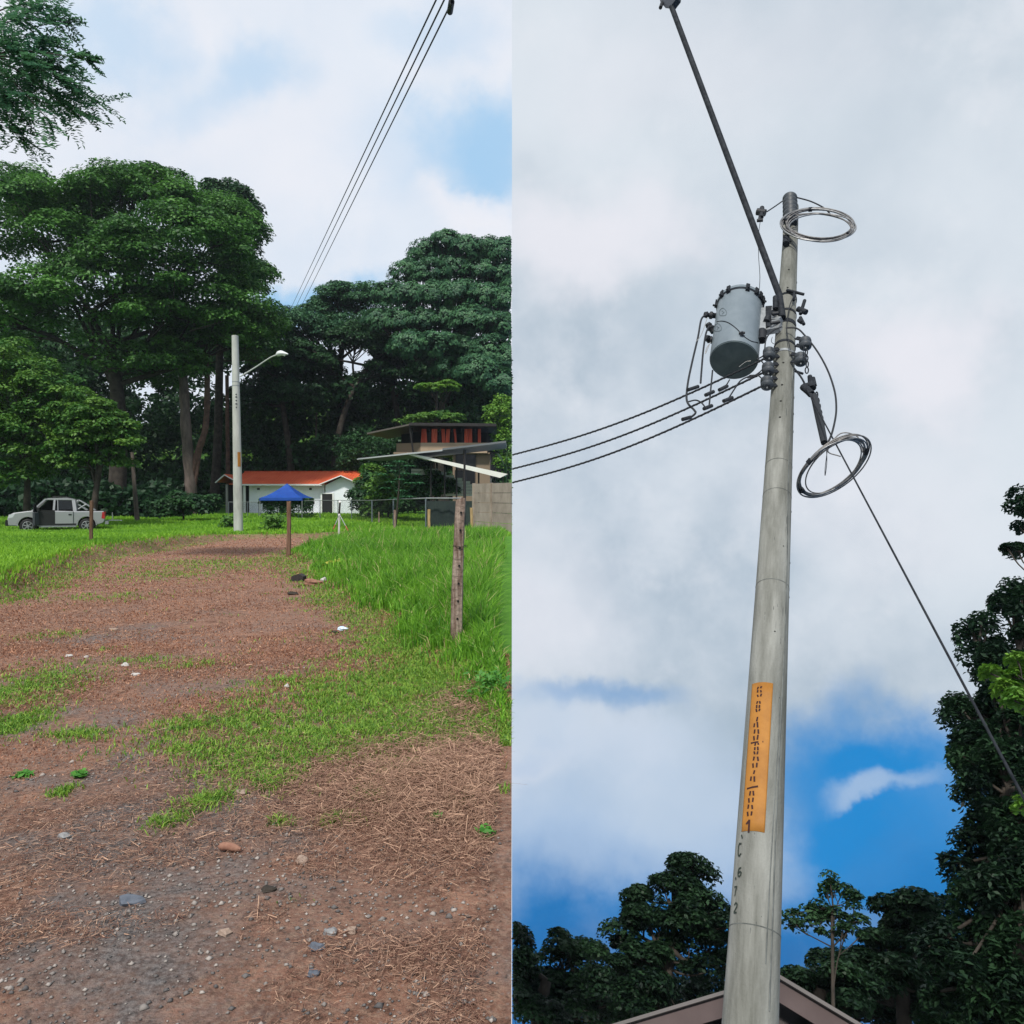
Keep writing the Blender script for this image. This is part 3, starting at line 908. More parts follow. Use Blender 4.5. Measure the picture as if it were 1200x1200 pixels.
# ------------------------------------------------------------------ grass, straw, stones
def blades(name, P, H, W, LEAN, tone, m, label, rg, parent=None, kind='stuff'):
    n = len(P)
    ang = rg.uniform(0, 2 * math.pi, n)
    side = np.stack([np.cos(ang), np.sin(ang), np.zeros(n)], 1)
    la = rg.uniform(0, 2 * math.pi, n)
    ld = np.stack([np.cos(la), np.sin(la), np.zeros(n)], 1) * LEAN[:, None]
    up = np.array([0, 0, 1.0])
    w = side * W[:, None] / 2
    h = H[:, None]
    m1 = P + up * h * .55 + ld * h * .25
    m2 = P + up * h * (1 - .35 * LEAN[:, None]) + ld * h * .95
    V = np.stack([P - w, P + w, m1 + w * .9, m1 - w * .9, m2], 1).reshape(-1, 3)
    i = np.arange(n) * 5
    Q = np.stack([i, i + 1, i + 2, i + 3], 1); T3 = np.stack([i + 3, i + 2, i + 4], 1)
    me = np_mesh(name, V, Q, T3, tone=np.concatenate([tone, tone]))
    return link_mesh(name, me, m, parent, kind=kind, label=label)


def scatter(n, xr, yr, rg, power=1.0):
    """uniform in picture area rather than on the ground: dense near, thin far"""
    py0, py1 = 587 + 1450 / yr[1], 587 + 1450 / yr[0]
    py = rg.uniform(0, 1, n) ** power * (py1 - py0) + py0
    y = 1450 / (py - 587)
    x = rg.uniform(xr[0], xr[1], n) if xr else -rg.uniform(0.00, .70, n) * y
    return x, y


def grasses():
    rg = np.random.default_rng(21)
    # tall grass on the right of the drive
    x, y = scatter(420000, None, (3.5, 44), rg)
    d = -path_d(x, y) + .35 * vnoise(x, y, .6, 14) + .2 * vnoise(x, y, .2, 15) + .12 * rg.normal(size=len(x))
    right = x > np.interp(y, _RE[:, 0], _RE[:, 1]) - .3
    k = right & (d > .05) & (x < -.01)
    x, y, d = x[k], y[k], d[k]
    far = smooth(30, 37, y)
    h = (.20 + .50 * smooth(.1, 1.3, d)) * (1 - .62 * far) * rg.uniform(.6, 1.2, len(x)) * (.85 + .3 * vnoise(x, y, 1.5, 30))
    h = np.where(y < 6.5, h * smooth(4.2, 7.2, y) * .8 + .05, h)
    P = np.stack([x, y, gh(x, y) - .01], 1)
    ok = (x + .55 * h < 0.0)
    P, h, y, d = P[ok], h[ok], y[ok], d[ok]
    W = .008 + .0007 * y
    o = blades('tall_grass', P, h, W, rg.uniform(.1, .75, len(P)), np.clip(.45 + .25 * vnoise(P[:, 0], P[:, 1], .9, 17) + rg.normal(0, .2, len(P)), 0, 1), GRASS,
               'tall bright green grass growing right of the drive', rg)
    print('tall', len(P))
    k = (rg.uniform(0, 1, len(P)) < .035)
    blades('dry_stems', P[k], h[k] * 1.12, W[k] * .8, rg.uniform(.1, .9, k.sum()), rg.uniform(.5, 1, k.sum()), leafmat('dry_stem', (.30, .26, .08), (.55, .48, .24), .3), 'pale dry stems standing among the tall grass', rg)
    # short lawn on the left and beyond
    x, y = scatter(420000, None, (8, 62), rg, 1.6)
    d = -path_d(x, y)
    rt = x > np.interp(y, _RE[:, 0], _RE[:, 1]) - .3
    k = (d + .2 * rg.normal(size=len(x)) > .25) & (x < -.05) & ~(rt & (y < 34))
    x, y, d = x[k], y[k], d[k]
    h = rg.uniform(.08, .2, len(x)) * (1 + .5 * vnoise(x, y, 2.0, 40)) * (1 + .6 * smooth(28, 40, y))
    P = np.stack([x, y, gh(x, y) - .01], 1)
    blades('lawn_grass', P, h, .008 + .0010 * y, rg.uniform(.1, .7, len(P)), np.clip(.5 + .3 * vnoise(x, y, 2.5, 18) + rg.normal(0, .2, len(P)), 0, 1), GRASS_SHORT,
           'short bright green grass left of the drive and around the poles', rg)
    print('lawn', len(P))
    # tufts on the drive
    x, y = scatter(900000, None, (2.0, 34), rg)
    d = path_d(x, y); tf = tuftness(x, y)
    k = (d > -.1) & (x < -.01) & (rg.uniform(0, 1, len(x)) < tf ** 1.2)
    x, y = x[k], y[k]
    h = rg.uniform(.015, .065, len(x)) * (1 + .25 * (y > 12))
    P = np.stack([x, y, gh(x, y) - .004], 1)
    blades('low_grass', P, h, .0030 + .0008 * y, rg.uniform(.3, 1.2, len(P)), rg.uniform(0, 1, len(P)), TUFT, 'low green weeds and grass tufts creeping over the drive', rg)
    print('tuft', len(P))
    # dead cut grass and straw lying over the drive
    n = 620000
    x, y = scatter(n, None, (1.9, 36), rg)
    d = path_d(x, y)
    heap = np.exp(-(((x + .35) / .8) ** 2 + ((y - 4.4) / .8) ** 2)) + .8 * np.exp(-(((x + .2) / .5) ** 2 + ((y - 6.0) / .5) ** 2))
    pr = .27 + .35 * vnoise(x, y, 1.0, 51) + .22 * vnoise(x, y, .3, 52) + heap - .24 * gravelly(x, y) + .10 * smooth(5.5, 3.6, y)
    k = (d > -.5) & (x < -.09) & (rg.uniform(0, 1, len(x)) < pr)
    x, y, heap = x[k], y[k], heap[k]; n = len(x)
    L_ = rg.gamma(1.2, .015, n) * (1 + 1.6 * heap) * (1 + .04 * y) + .006
    ang = rg.uniform(0, math.pi * 2, n)
    a = np.stack([np.cos(ang), np.sin(ang), rg.normal(0, .14, n) * (1 + heap)], 1)
    b = np.stack([-np.sin(ang), np.cos(ang), rg.normal(0, .5, n)], 1)
    C = np.stack([x, y, gh(x, y) + .008 + rg.uniform(0, .012, n) + .06 * heap * rg.uniform(0, 1, n)], 1)
    W = (.0006 + .00040 * y) * rg.uniform(.5, 1.5, n)
    V = np.stack([C - a * L_[:, None] / 2 - b * W[:, None] / 2, C + a * L_[:, None] / 2 - b * W[:, None] / 2,
                  C + a * L_[:, None] / 2 + b * W[:, None] / 2, C - a * L_[:, None] / 2 + b * W[:, None] / 2], 1).reshape(-1, 3)
    tone = np.clip(rg.beta(.8, 2.0, n) + .22 * heap, 0, 1)
    me = np_mesh('dead_grass', V, np.arange(4 * n).reshape(n, 4), tone=tone)
    link_mesh('dead_grass', me, STRAW, kind='stuff', label='cut brown dead grass and straw lying over the drive')
    print('straw', n)
    # short dead stubble still standing, which gives the drive its grain farther off
    x, y = scatter(420000, None, (3.0, 37), rg)
    d = path_d(x, y)
    k = (d > -.55) & (x < -.02) & (rg.uniform(0, 1, len(x)) < (.50 + .45 * vnoise(x, y, .5, 61) + .25 * vnoise(x, y, 1.6, 62) - .35 * gravelly(x, y)) * smooth(3.4, 8.0, y))
    x, y = x[k], y[k]
    h = rg.uniform(.006, .026, len(x)) * (.8 + .06 * y) * (1 + .8 * (path_d(x, y) < .15))
    P = np.stack([x, y, gh(x, y) - .003], 1)
    blades('stubble', P, h, .0022 + .0010 * y, rg.uniform(.3, 1.6, len(P)), np.clip(rg.beta(1.1, 2.2, len(P)), 0, 1), STUB, 'short dead brown stubble standing over the whole drive', rg)
    print('stubble', len(P))
    # gravel
    n = 8000
    x, y = scatter(n * 2, None, (1.9, 22), rg)
    k = (path_d(x, y) > .1) & (rg.uniform(0, 1, 2 * n) < .30 + .5 * vnoise(x, y, .75, 77) + .2 * vnoise(x, y, .25, 78)) & (x < -.05)
    x, y = x[k], y[k]; n = len(x)
    V0 = np.array([(1, 0, 0), (0, 1, 0), (-1, 0, 0), (0, -1, 0), (0, 0, .6), (0, 0, -.6)], float)
    r = np.minimum(rg.gamma(2.0, .0020, n) + .0022 + .0004 * y, .018)
    jit = rg.uniform(.6, 1.3, (n, 6, 1))
    an = rg.uniform(0, 6.3, n); c, s = np.cos(an)[:, None], np.sin(an)[:, None]
    vx = V0[None, :, 0] * c - V0[None, :, 1] * s; vy = V0[None, :, 0] * s + V0[None, :, 1] * c
    V = np.stack([vx, vy, np.repeat(V0[None, :, 2], n, 0)], -1) * jit * r[:, None, None] + np.stack([x, y, gh(x, y) + .003], 1)[:, None, :]
    t0 = np.array([(0, 1, 4), (1, 2, 4), (2, 3, 4), (3, 0, 4), (1, 0, 5), (2, 1, 5), (3, 2, 5), (0, 3, 5)])
    T3 = (t0[None] + (np.arange(n) * 6)[:, None, None]).reshape(-1, 3)
    me = np_mesh('gravel', V.reshape(-1, 3), None, T3, tone=np.repeat(rg.uniform(0, 1, n) ** 1.5, 8))
    print('gravel', n); link_mesh('gravel', me, mat('gravel_stone', (0.085, 0.08, 0.08), .9, color2=(0.36, 0.32, 0.29), tone=True), kind='stuff', label='small grey and brown gravel scattered over the drive')


grasses()


def ground_at(px, py, dz=0.0):
    Y = 1.6 * F / (py - 587.0)
    for _ in range(4):
        X = (px - 600) / F * Y
        Y = (1.6 - float(gh(X, Y))) * F / (py - 587.0)
    X = (px - 600) / F * Y
    return np.array([X, Y, float(gh(X, Y)) + dz])


STONE_GREY = mat('stone_grey', (0.16, 0.16, 0.165), .85, color2=(0.30, 0.30, 0.30), scale=20)
STONE_BLUE = mat('stone_blue_grey', (0.07, 0.085, 0.11), .85, color2=(0.12, 0.135, 0.165), scale=25)
STONE_TAN = mat('stone_tan', (0.22, 0.155, 0.12), .85, color2=(0.33, 0.25, 0.20), scale=30)
STONE_WHITE = mat('stone_white', (0.36, 0.34, 0.32), .85, color2=(0.50, 0.48, 0.45), scale=30)
CLAY = mat('clay', (0.20, 0.095, 0.065), .85, color2=(0.30, 0.16, 0.11), scale=25)
BLACKSTONE = mat('stone_black', (0.015, 0.014, 0.014), .8, color2=(0.05, 0.04, 0.04), scale=30)
stones = [(150, 1062, 14, 9, STONE_BLUE, 'flat blue grey stone in the near left of the drive'),
          (352, 1014, 8, 7, STONE_TAN, 'small pale tan stone right of the short brown clod'),
          (72, 985, 8, 6, STONE_GREY, 'small grey stone near the left edge of the bare drive'),
          (262, 1099, 8, 6, STONE_TAN, 'brownish stone in the nearest strip of the drive, at the left'),
          (386, 1098, 8, 6, STONE_GREY, 'grey stone in the nearest strip of the drive, left of its neighbour'),
          (410, 1097, 6, 6, STONE_TAN, 'small brown stone in the nearest strip of the drive, rightmost'),
          (368, 1116, 9, 6, STONE_BLUE, 'bluish stone in the nearest strip of the drive, lowest of the cluster'),
          (365, 1147, 7, 5, STONE_BLUE, 'little dark stone nearest the viewer'),
          (145, 781, 5, 3, STONE_WHITE, 'white pebble in the grey gravel patch'), (158, 792, 5, 2.5, STONE_WHITE, 'flat white pebble just below another in the grey gravel'),
          (80, 770, 4, 2.5, STONE_WHITE, 'tiny white pebble by the left edge of the gravel'), (100, 771, 3, 2, STONE_WHITE, 'tiny white pebble second from the left edge of the gravel'),
          (335, 806, 3.5, 3, STONE_WHITE, 'tiny white pebble in front of the green tufts'),
          (280, 933, 7, 5, STONE_TAN, 'pinkish stone half buried in the middle of the drive'),
          (132, 739, 5, 2.5, STONE_TAN, 'pale pebble on the left side of the bare drive')]
for i, (px, py, rx, ry, m_, lab) in enumerate(stones):
    p = ground_at(px, py); s = p[1] / F
    q = MB(); q.rock(p + [0, 0, ry * s * .35], (rx * s, rx * s * .8, ry * s * .8), seed=i)
    q.build('stone', m_, loc=p, label=lab, cat='stone', group='loose stones on the drive')
# short clod, black block, broken block with white end, crumpled wrapper, two dark clods, stick
p = ground_at(268, 1001); q = MB(); q.tube(curve([p + [-.055, .01, .02], p + [-.01, 0, .026], p + [.05, -.01, .016]], 4), [.010, .017, .02, .019, .018, .019, .018, .014, .008], 8)
q.build('clay_clod', CLAY, loc=p, label='short sausage shaped reddish clod on the near drive', cat='clod')
p = ground_at(349, 681); q = MB()
q.prism([p + [-.13, -.1, 0], p + [.12, -.1, 0], p + [.12, -.1, .10], p + [.03, -.1, .15], p + [-.1, -.1, .11]], (.02, .2, 0))
q.build('black_block', BLACKSTONE, loc=p, label='black block lying at the grassy edge of the drive', cat='block')
p = ground_at(366, 686); q = MB(); q.rock(p + [0, 0, .05], (.19, .12, .08), seed=33)
t = thing('broken_block', 'brown broken block with a whitish end beside the black block', 'block', p)
q.build('body', CLAY, t); q = MB(); q.rock(p + [.2, .03, .10], (.06, .05, .045), seed=34); q.build('white_end', STONE_WHITE, t)
p = ground_at(401, 739)
q = MB(); q.rock(p + [0, 0, .02], (.065, .05, .03), seed=35, n=9, m=13)
q.build('crumpled_wrapper', mat('wrapper', (0.45, 0.62, 0.80), .4, color2=(0.75, 0.85, 0.92), scale=25), loc=p, label='crumpled pale blue wrapper lying on the drive', cat='litter')
for (px, py, r, lab) in ((342, 697, .09, 'dark soil clod just below the black block'), (392, 742, .05, 'tiny dark clod touching the pale blue wrapper'), (312, 1047, .03, 'small dark clod on the near drive')):
    p = ground_at(px, py); q = MB(); q.rock(p + [0, 0, r * .2], (r, r * .8, r * .4), seed=int(px)); q.build('soil_clod', BARK, loc=p, label=lab, cat='clod')


# broad-leaved weeds at the verge
def weeds():
    rg = np.random.default_rng(44)
    spots = [(575, 818, 26, .22, 'rounded dark green weed patch at the right edge below the near post'), (232, 800, 20, .05, None),
             (1, 0, 0, 0, None)]
    for (px, py, r, h, lab) in [(578, 815, 30, .18, 'low dark green weed clump at the right edge below the near post'),
                                (400, 668, 16, .22, 'yellow green clump where drive meets tall grass'),
                                (192, 622, 10, .0, None), (270, 622, 12, .75, 'dark leafy clump right beside the plain concrete pole'),
                                (320, 627, 12, .8, 'larger dark leafy clump right of the plain concrete pole'),
                                (92, 912, 8, .03, 'little round leaved weed at the left of the near drive'), (24, 912, 8, .03, 'little round leaved weed beside the left frame edge'),
                                (570, 985, 9, .05, 'small upright weed at the right edge of the near drive'), (510, 965, 8, .04, 'small weed in the straw heap')]:
        if not lab: continue
        p = ground_at(px, py); s = p[1] / F; n = int(40 + 900 * h); R = r * s
        C = p + np.stack([rg.normal(0, R * .45, n), rg.normal(0, R * .45, n), rg.uniform(.01, max(h, .02), n)], 1)
        C = C[C[:, 0] < -.02]; n = len(C)
        lf = .022 + .0042 * p[1]
        V, Q = leaf_mesh('w', C, rg.normal(size=(n, 3)) * .5 + [0, -.3, 1], rg.uniform(.7, 1.3, n) * lf, rg.uniform(.5, .7, n) * lf, rg)
        m_ = leafmat('leaf_yellow', (.20, .26, .03), (.42, .42, .06)) if 'yellow' in lab else (LEAF_LIGHT if p[1] > 12 else leafmat('leaf_weed', (.04, .17, .02), (.10, .30, .04)))
        wt = thing('weed', lab, 'weed', p, group='weeds at the verge')
        link_mesh('foliage', np_mesh('foliage', V - p, Q, tone=rg.uniform(0, 1, n)), m_, wt, kind='stuff')
        st = MB(); [st.tube([p - [0, 0, .01], p + [dx, dy, max(h, .03) * .7]], .0015 + .0004 * p[1], 4) for dx, dy in ((-.3 * R, 0), (.3 * R, .1 * R), (0, -.2 * R))]; st.build('stem', m_, wt)


weeds()

# ------------------------------------------------------------------ wooden fence posts
WOOD = mat('weathered_wood', (0.105, 0.060, 0.042), .9, color2=(0.30, 0.235, 0.19), scale=5, bump=.9, bscale=30, streak=(5, 5, .5), lo=.38, hi=.62)
WOOD_R = mat('brown_wood', (0.085, 0.045, 0.028), .9, color2=(0.20, 0.115, 0.075), scale=6, streak=(5, 5, .5))
WOOD_Y = mat('pale_wood', (0.28, 0.18, 0.08), .85, color2=(0.42, 0.30, 0.15), scale=5, streak=(4, 4, .5))


def post(px, py0, py1, wpx, label, lean=0, m_=None, holes=0, n=9):
    b0 = ground_at(px, py1); Y = b0[1]; s = Y / F
    top = 1.6 - (py0 - 587) * s
    t = thing('fence_post', label, 'post', b0, group='wooden fence posts along the drive')
    q = MB(); k = 14
    rg = np.random.default_rng(int(px))
    zs = np.linspace(b0[2] - .05, top, k); n = 12
    ph = rg.uniform(0, 6.28, 3)
    R = wpx * s / 2
    vs = []
    for i, z in enumerate(zs):
        f = i / (k - 1)
        cx = b0[0] + lean * s * f + .012 * math.sin(3 * f + ph[0]) * (R / .07)
        rr = R * (1 - .10 * f + .05 * math.sin(6 * f + ph[1]))
        for j in range(n):
            a = 2 * math.pi * j / n + .3
            sq = 1.0 / max(abs(math.cos(a)), abs(math.sin(a)))
            sq = min(sq, 1.22)
            zz = z + (rg.uniform(-.02, .02) * R / .07 if i == k - 1 else 0)
            vs.append((cx + rr * .86 * sq * math.cos(a) * (1 + rg.normal(0, .03)), b0[1] + rr * .8 * sq * math.sin(a), zz))
    fs = [(i * n + j, i * n + (j + 1) % n, (i + 1) * n + (j + 1) % n, (i + 1) * n + j) for i in range(k - 1) for j in range(n)]
    q.add(vs, fs); q.add(vs[-n:], [tuple(range(n))])
    q.build('post_body', m_ or WOOD, t)
    for h in range(holes):
        f = .12 + .84 * h / holes
        z = b0[2] + (top - b0[2]) * (.98 - f + .05)
        cx = b0[0] + lean * s * (z - b0[2]) / (top - b0[2])
        hq = MB(); hq.lathe((cx + .006, b0[1] - R * .93, z), (0, 1, 0), [(0, .011), (.03, .011)], 10)
        hq.build('nail_hole', DARKHOLE, t)
    if holes:
        z = b0[2] + (top - b0[2]) * .68
        wq = MB(); pts = [(b0[0] + lean * s * .68 + R * 1.02 * math.cos(a), b0[1] + R * 1.0 * math.sin(a), z + .006 * math.sin(a * 2)) for a in np.linspace(0, 2 * math.pi, 17)]
        wq.tube(pts, .0035, 5); wq.build('tie_wire', BARK, t)
    return t


post(534.5, 585, 757, 15.5, 'nearest weathered post with a row of dark holes beside the tall grass', lean=6, holes=7)
post(337.5, 588, 652, 6, 'brown wooden post at the middle of the drive, in front of the blue canopy', lean=1, m_=WOOD_R)
post(107, 587, 636, 4.5, 'slim wooden post standing in front of the pickup tray', m_=WOOD_R)
post(503, 597, 625, 4.2, 'short pale post left of the nearest weathered post', m_=WOOD_Y)
post(552.5, 595, 626, 4, 'short pale post against the end of the concrete panel wall', m_=WOOD_Y)
post(462.5, 598, 624, 3.6, 'short brown post under the palmate sapling', m_=WOOD)
post(444, 600, 618, 2.2, 'short thin stake among the bushes behind the surveying pole')

# barbed wire strands from post to post are too fine to see except one sagging line near the pole
# ------------------------------------------------------------------ plain concrete pole with street light
def pole_a():
    b0 = ground_at(279.3, 629); Y = b0[1]; s = Y / F
    zt = 1.6 + (587 - 394) * s
    t = thing('concrete_pole', 'plain pale concrete pole standing in the grass left of the drive', 'utility pole', b0)
    xt = (276.5 - 600) / F * Y
    q = MB(); pts = [b0 + (np.array([xt, Y, zt]) - b0) * f for f in np.linspace(-.01, 1, 24)]
    q.tube(pts, np.linspace(10.8 * s / 2, 7.6 * s / 2, 24), 20); q.build('shaft', CONC_A, t)
    for py in (448, 452.5):
        z = 1.6 + (587 - py) * s; q = MB(); f = (z - b0[2]) / (zt - b0[2]); c = b0 + (np.array([xt, Y, zt]) - b0) * f
        q.lathe(c - [0, 0, .02], (0, 0, 1), [(0, .164), (.04, .164)], 20); q.build('steel_band', STEEL, t)
    # orange marker and dark stencil marks
    for (z0, z1, m_, nm, a0, a1) in ((1.6 + (587 - 547) * s, 1.6 + (587 - 530) * s, PLATE, 'marker_plate', -1.15, -.35),):
        q = MB(); vs = []
        for z in (z0, z1):
            f = (z - b0[2]) / (zt - b0[2]); c = b0 + (np.array([xt, Y, zt]) - b0) * f; R = (10.8 + (7.6 - 10.8) * f) * s / 2 + .006
            for a in np.linspace(a0, a1, 7): vs.append(c + [R * math.cos(a), R * math.sin(a), 0])
        q.add(vs, [(i, i + 1, i + 8, i + 7) for i in range(6)]); q.build(nm, PLATE, t)
    for py, w in ((463, .05), (466, .07), (470, .05), (474, .07), (478, .04)):
        z = 1.6 + (587 - py) * s; q = MB(); f = (z - b0[2]) / (zt - b0[2]); c = b0 + (np.array([xt, Y, zt]) - b0) * f; R = (10.8 - 3.2 * f) * s / 2
        q.box(c + [R * .35, -R * .93, 0], (w, .03, .05)); q.build('bolt', STEEL_DARK, t)
    # weathering bolts on the side
    for py in (446, 468, 473, 478):
        z = 1.6 + (587 - py) * s; c = np.array([-11.86 + .16, Y - .02, z]); q = MB(); q.tube([c, c + [.1, 0, .02]], .02, 6); q.build('side_bolt', STEEL_DARK, t)
    # street light
    m0 = A(281.2, 441.5, Y)
    l = thing('street_light', 'slim street light arm with a pale lamp head on the plain concrete pole', 'street light', m0)
    q = MB(); e = A(324, 416, Y - .3); q.tube(curve([m0, A(300, 430, Y), A(316, 419.5, Y - .2), e], 5), .032, 8); q.build('arm', mat('arm_paint', (.42, .45, .43), .5, .3), l)
    q = MB(); e2 = A(337.5, 415, Y - .35); P = curve([e, A(329, 413.8, Y - .3), e2], 5); q.tube(P, [.06, .09, .11, .12, .12, .12, .11, .09, .07, .05, .03], 8)
    q.build('lamp_head', mat('lamp_paint', (.6, .63, .63), .4, .2), l)
    q = MB(); P2 = [p - [0, 0, .07] for p in P[3:9]]; q.tube(P2, .05, 6); q.build('lens', mat('lens', (.5, .52, .5), .2), l)
    # faint service strands falling from the arm
    for k, (x0, y0, x1, y1) in enumerate(((303, 430, 285, 455), (306, 428, 285, 461), (300, 432, 285, 470))):
        q = MB(); q.tube(curve([A(x0, y0, Y - .1), A((x0 + x1) / 2 + 2, (y0 + y1) / 2 + 3, Y - .1), A(x1 - 1.5, y1, Y)], 5), .008, 5)
        q.build('service_wire', STEEL_DARK, label=['uppermost', 'middle', 'lowest'][k] + ' thin slack wire under the street light arm of the plain pole', cat='wire', group='slack wires under the arm')


pole_a()

# overhead conductors of place A
for k, (x0, x1, lab) in enumerate(((511, 343, 'leftmost'), (520.5, 348, 'middle'), (530.5, 354, 'rightmost'))):
    p0 = A(x0, 0, 11.2); p1 = A(x1, 357, 58)
    d = p1 - p0; st = p0 - d * .16; en = p1 + d * .04
    pts = []
    for f in np.linspace(0, 1, 40):
        c = st + (en - st) * f; c[2] -= .35 * math.sin(math.pi * f) * (0 if k < 0 else 1) * .0
        pts.append(c)
    q = MB(); q.tube(pts, np.linspace(.0125, .034, 40) * 0 + .0125, 6)
    q.build('overhead_wire', CABLE, loc=tuple(st), label=lab + ' of the three overhead wires running down to the treeline', cat='wire', group='overhead wires above the drive')
p = A(528, 9, 11.35); q = MB(); up_ = (A(530, 0, 11.2) - A(527, 18, 11.6)); up_ /= np.linalg.norm(up_)
t = thing('wire_clamp', 'dark dead end clamp on the rightmost overhead wire at the top', 'clamp', p)
q.tube([p - up_ * .12, p + up_ * .16], .045, 10); q.build('clamp_body', CABLE, t)
q = MB(); q.tube([p + up_ * .16, p + up_ * .45 + [.05, 0, .05]], .018, 6); q.build('link', STEEL_DARK, t)


# ------------------------------------------------------------------ parked pickup
def pickup():
    ctr = np.array([-24.15, 41.2, 0.0])
    gx = float(gh(ctr[0], ctr[1]))
    hd = np.array([-.895, -.446, 0]); lf = np.array([.446, -.895, 0])     # heading, and its left (towards the viewer)
    ctr[2] = gx - .03
    t = thing('pickup_truck', 'silver double cab pickup with its front door open, parked on the grass', 'pickup', ctr)
    def T(x, y, z): return ctr + hd * x * .86 + lf * y + np.array([0, 0, z * 1.07])
    SILVER = mat('silver_paint', (0.33, 0.335, 0.35), .35, .4, coat=.4)
    BLK = mat('black_trim', (0.012, 0.012, 0.013), .5)
    GLS = mat('car_glass', (0.01, 0.012, 0.014), .08)
    def side(poly, y0, y1, m_, nm, par=None, **kw):
        q = MB(); q.prism([T(x, y0, z) for x, z in poly], lf * (y1 - y0)); return q.build(nm, m_, par or t, **kw)
    def arch(cx, r, n=9):
        return [(cx + r / .86 * math.cos(a), .40 + r * math.sin(a)) for a in np.linspace(0, math.pi, n)]
    W = .90
    # lower body with wheel arches, front to the left of the picture
    body = [(2.55, .42), (2.58, .70), (2.50, .93), (2.25, 1.04), (1.55, 1.12), (1.12, 1.16), (-.98, 1.10), (-1.0, 1.10), (-2.50, 1.10), (-2.53, .62), (-2.45, .50)]
    body += [(x, z) for x, z in arch(-1.55, .46)[::-1]]
    body += [(-1.0, .36), (1.0, .36)]
    body += [(x, z) for x, z in arch(1.55, .46)[::-1]]
    bq = side(body, -W, W, SILVER, 'body')
    bev = bq.modifiers.new('bevel', 'BEVEL'); bev.width = .05; bev.segments = 2; bev.limit_method = 'ANGLE'
    # cab: roof, pillars and glass
    q = MB()
    lo = [T(1.18, -.84, 1.13), T(1.18, .84, 1.13), T(-.98, .84, 1.10), T(-.98, -.84, 1.10)]
    def cabframe(y, sgn, m_):
        q = MB()
        def pil(a, b, w): q.bar(T(a[0], y, a[1]), T(b[0], y * .84, b[1]), w, .05, lf)
        pil((1.34, 1.12), (.66, 1.68), .07); pil((.20, 1.1), (.16, 1.70), .09); pil((-.92, 1.1), (-.84, 1.66), .16); pil((-.02, 1.12), (0, 1.7), .03)
        q.bar(T(.68, y * .84, 1.69), T(-.88, y * .84, 1.67), .06, .06, lf)
        return q.build('cab_pillars', m_, t)
    cabframe(.83, 1, SILVER); cabframe(-.83, -1, SILVER)
    q = MB(); q.prism([T(.78, -.70, 1.66), T(.50, -.70, 1.745), T(-.45, -.70, 1.77), T(-.90, -.70, 1.70), T(-.90, -.70, 1.65)], lf * 1.40); q.build('roof', SILVER, t)
    q = MB(); q.add([T(1.32, -.78, 1.14), T(1.32, .78, 1.14), T(.70, .66, 1.68), T(.70, -.66, 1.68)], [(0, 1, 2, 3)]); q.build('windscreen', GLS, t)
    q = MB(); q.add([T(-.93, -.76, 1.12), T(-.93, .76, 1.12), T(-.88, .66, 1.66), T(-.88, -.66, 1.66)], [(0, 1, 2, 3)]); q.build('rear_window', GLS, t)
    for sg in (1,):
        q = MB(); q.add([T(.06, .80, 1.18), T(-.80, .80, 1.18), T(-.74, .70, 1.61), T(.03, .70, 1.63)], [(0, 1, 2, 3)]); q.build('side_window', GLS, t)
    # black plate standing for the unlit door opening, seats, door swung open
    side([(1.02, .46), (.16, .46), (.14, 1.16), (1.02, 1.16)], W + .002, W + .006, BLK, 'door_opening_shade')
    q = MB(); q.box(T(.35, .35, .95), (.5, .5, .12)); q.box(T(.10, .35, 1.2), (.14, .5, .62)); q.build('front_seat', mat('seat_cloth', (.03, .03, .032), .9), t)
    dh = hd * .42 + lf * .9; dh /= np.linalg.norm(dh)
    h0 = T(1.06, W + .01, 0)
    q = MB(); up = np.array([0, 0, 1.0])
    q.prism([h0 + up * .46, h0 + dh * .40 + up * .46, h0 + dh * .40 + up * 1.12, h0 + up * 1.12], -hd * .09)
    d = q.build('front_door', mat('door_trim_side', (.045, .05, .06), .5), t, label='open front door')
    q = MB(); q.prism([h0 + up * 1.13, h0 + dh * .38 + up * 1.13, h0 + dh * .30 + up * 1.55, h0 + dh * .12 + up * 1.52], -hd * .03); q.build('window', GLS, d)
    side([(.12, .46), (-.82, .46), (-.82, 1.08), (.12, 1.08)], W + .002, W + .022, SILVER, 'rear_door')
    q = MB()
    for xx in (.14, -.84): q.bar(T(xx, W + .024, .46), T(xx, W + .024, 1.10), .02, .004, lf)
    q.bar(T(.14, W + .024, .46), T(-.84, W + .024, .46), .02, .004, lf); q.build('door_gap', BLK, t)
    side([(-1.0, .42), (.98, .42), (.98, .50), (-1.0, .50)], W + .003, W + .03, BLK, 'sill_trim')
    side([(-.58, .92), (-.74, .92), (-.74, .97), (-.58, .97)], W + .022, W + .05, BLK, 'door_handle')
    # dark fill standing for the unlit cabin, and black wheel wells
    q = MB(); q.prism([T(1.0, -.74, .5), T(-.74, -.74, .5), T(-.70, -.70, 1.62), T(.60, -.70, 1.62), T(1.20, -.74, 1.12)], lf * .06); q.build('cab_dark_fill', BLK, t)
    for x in (1.55, -1.55):
        q = MB(); q.prism([T(x + .5 * math.cos(a), -.55, .36 + .46 * math.sin(a)) for a in np.linspace(0, math.pi, 9)], lf * 1.1); q.build('wheel_well', BLK, t)
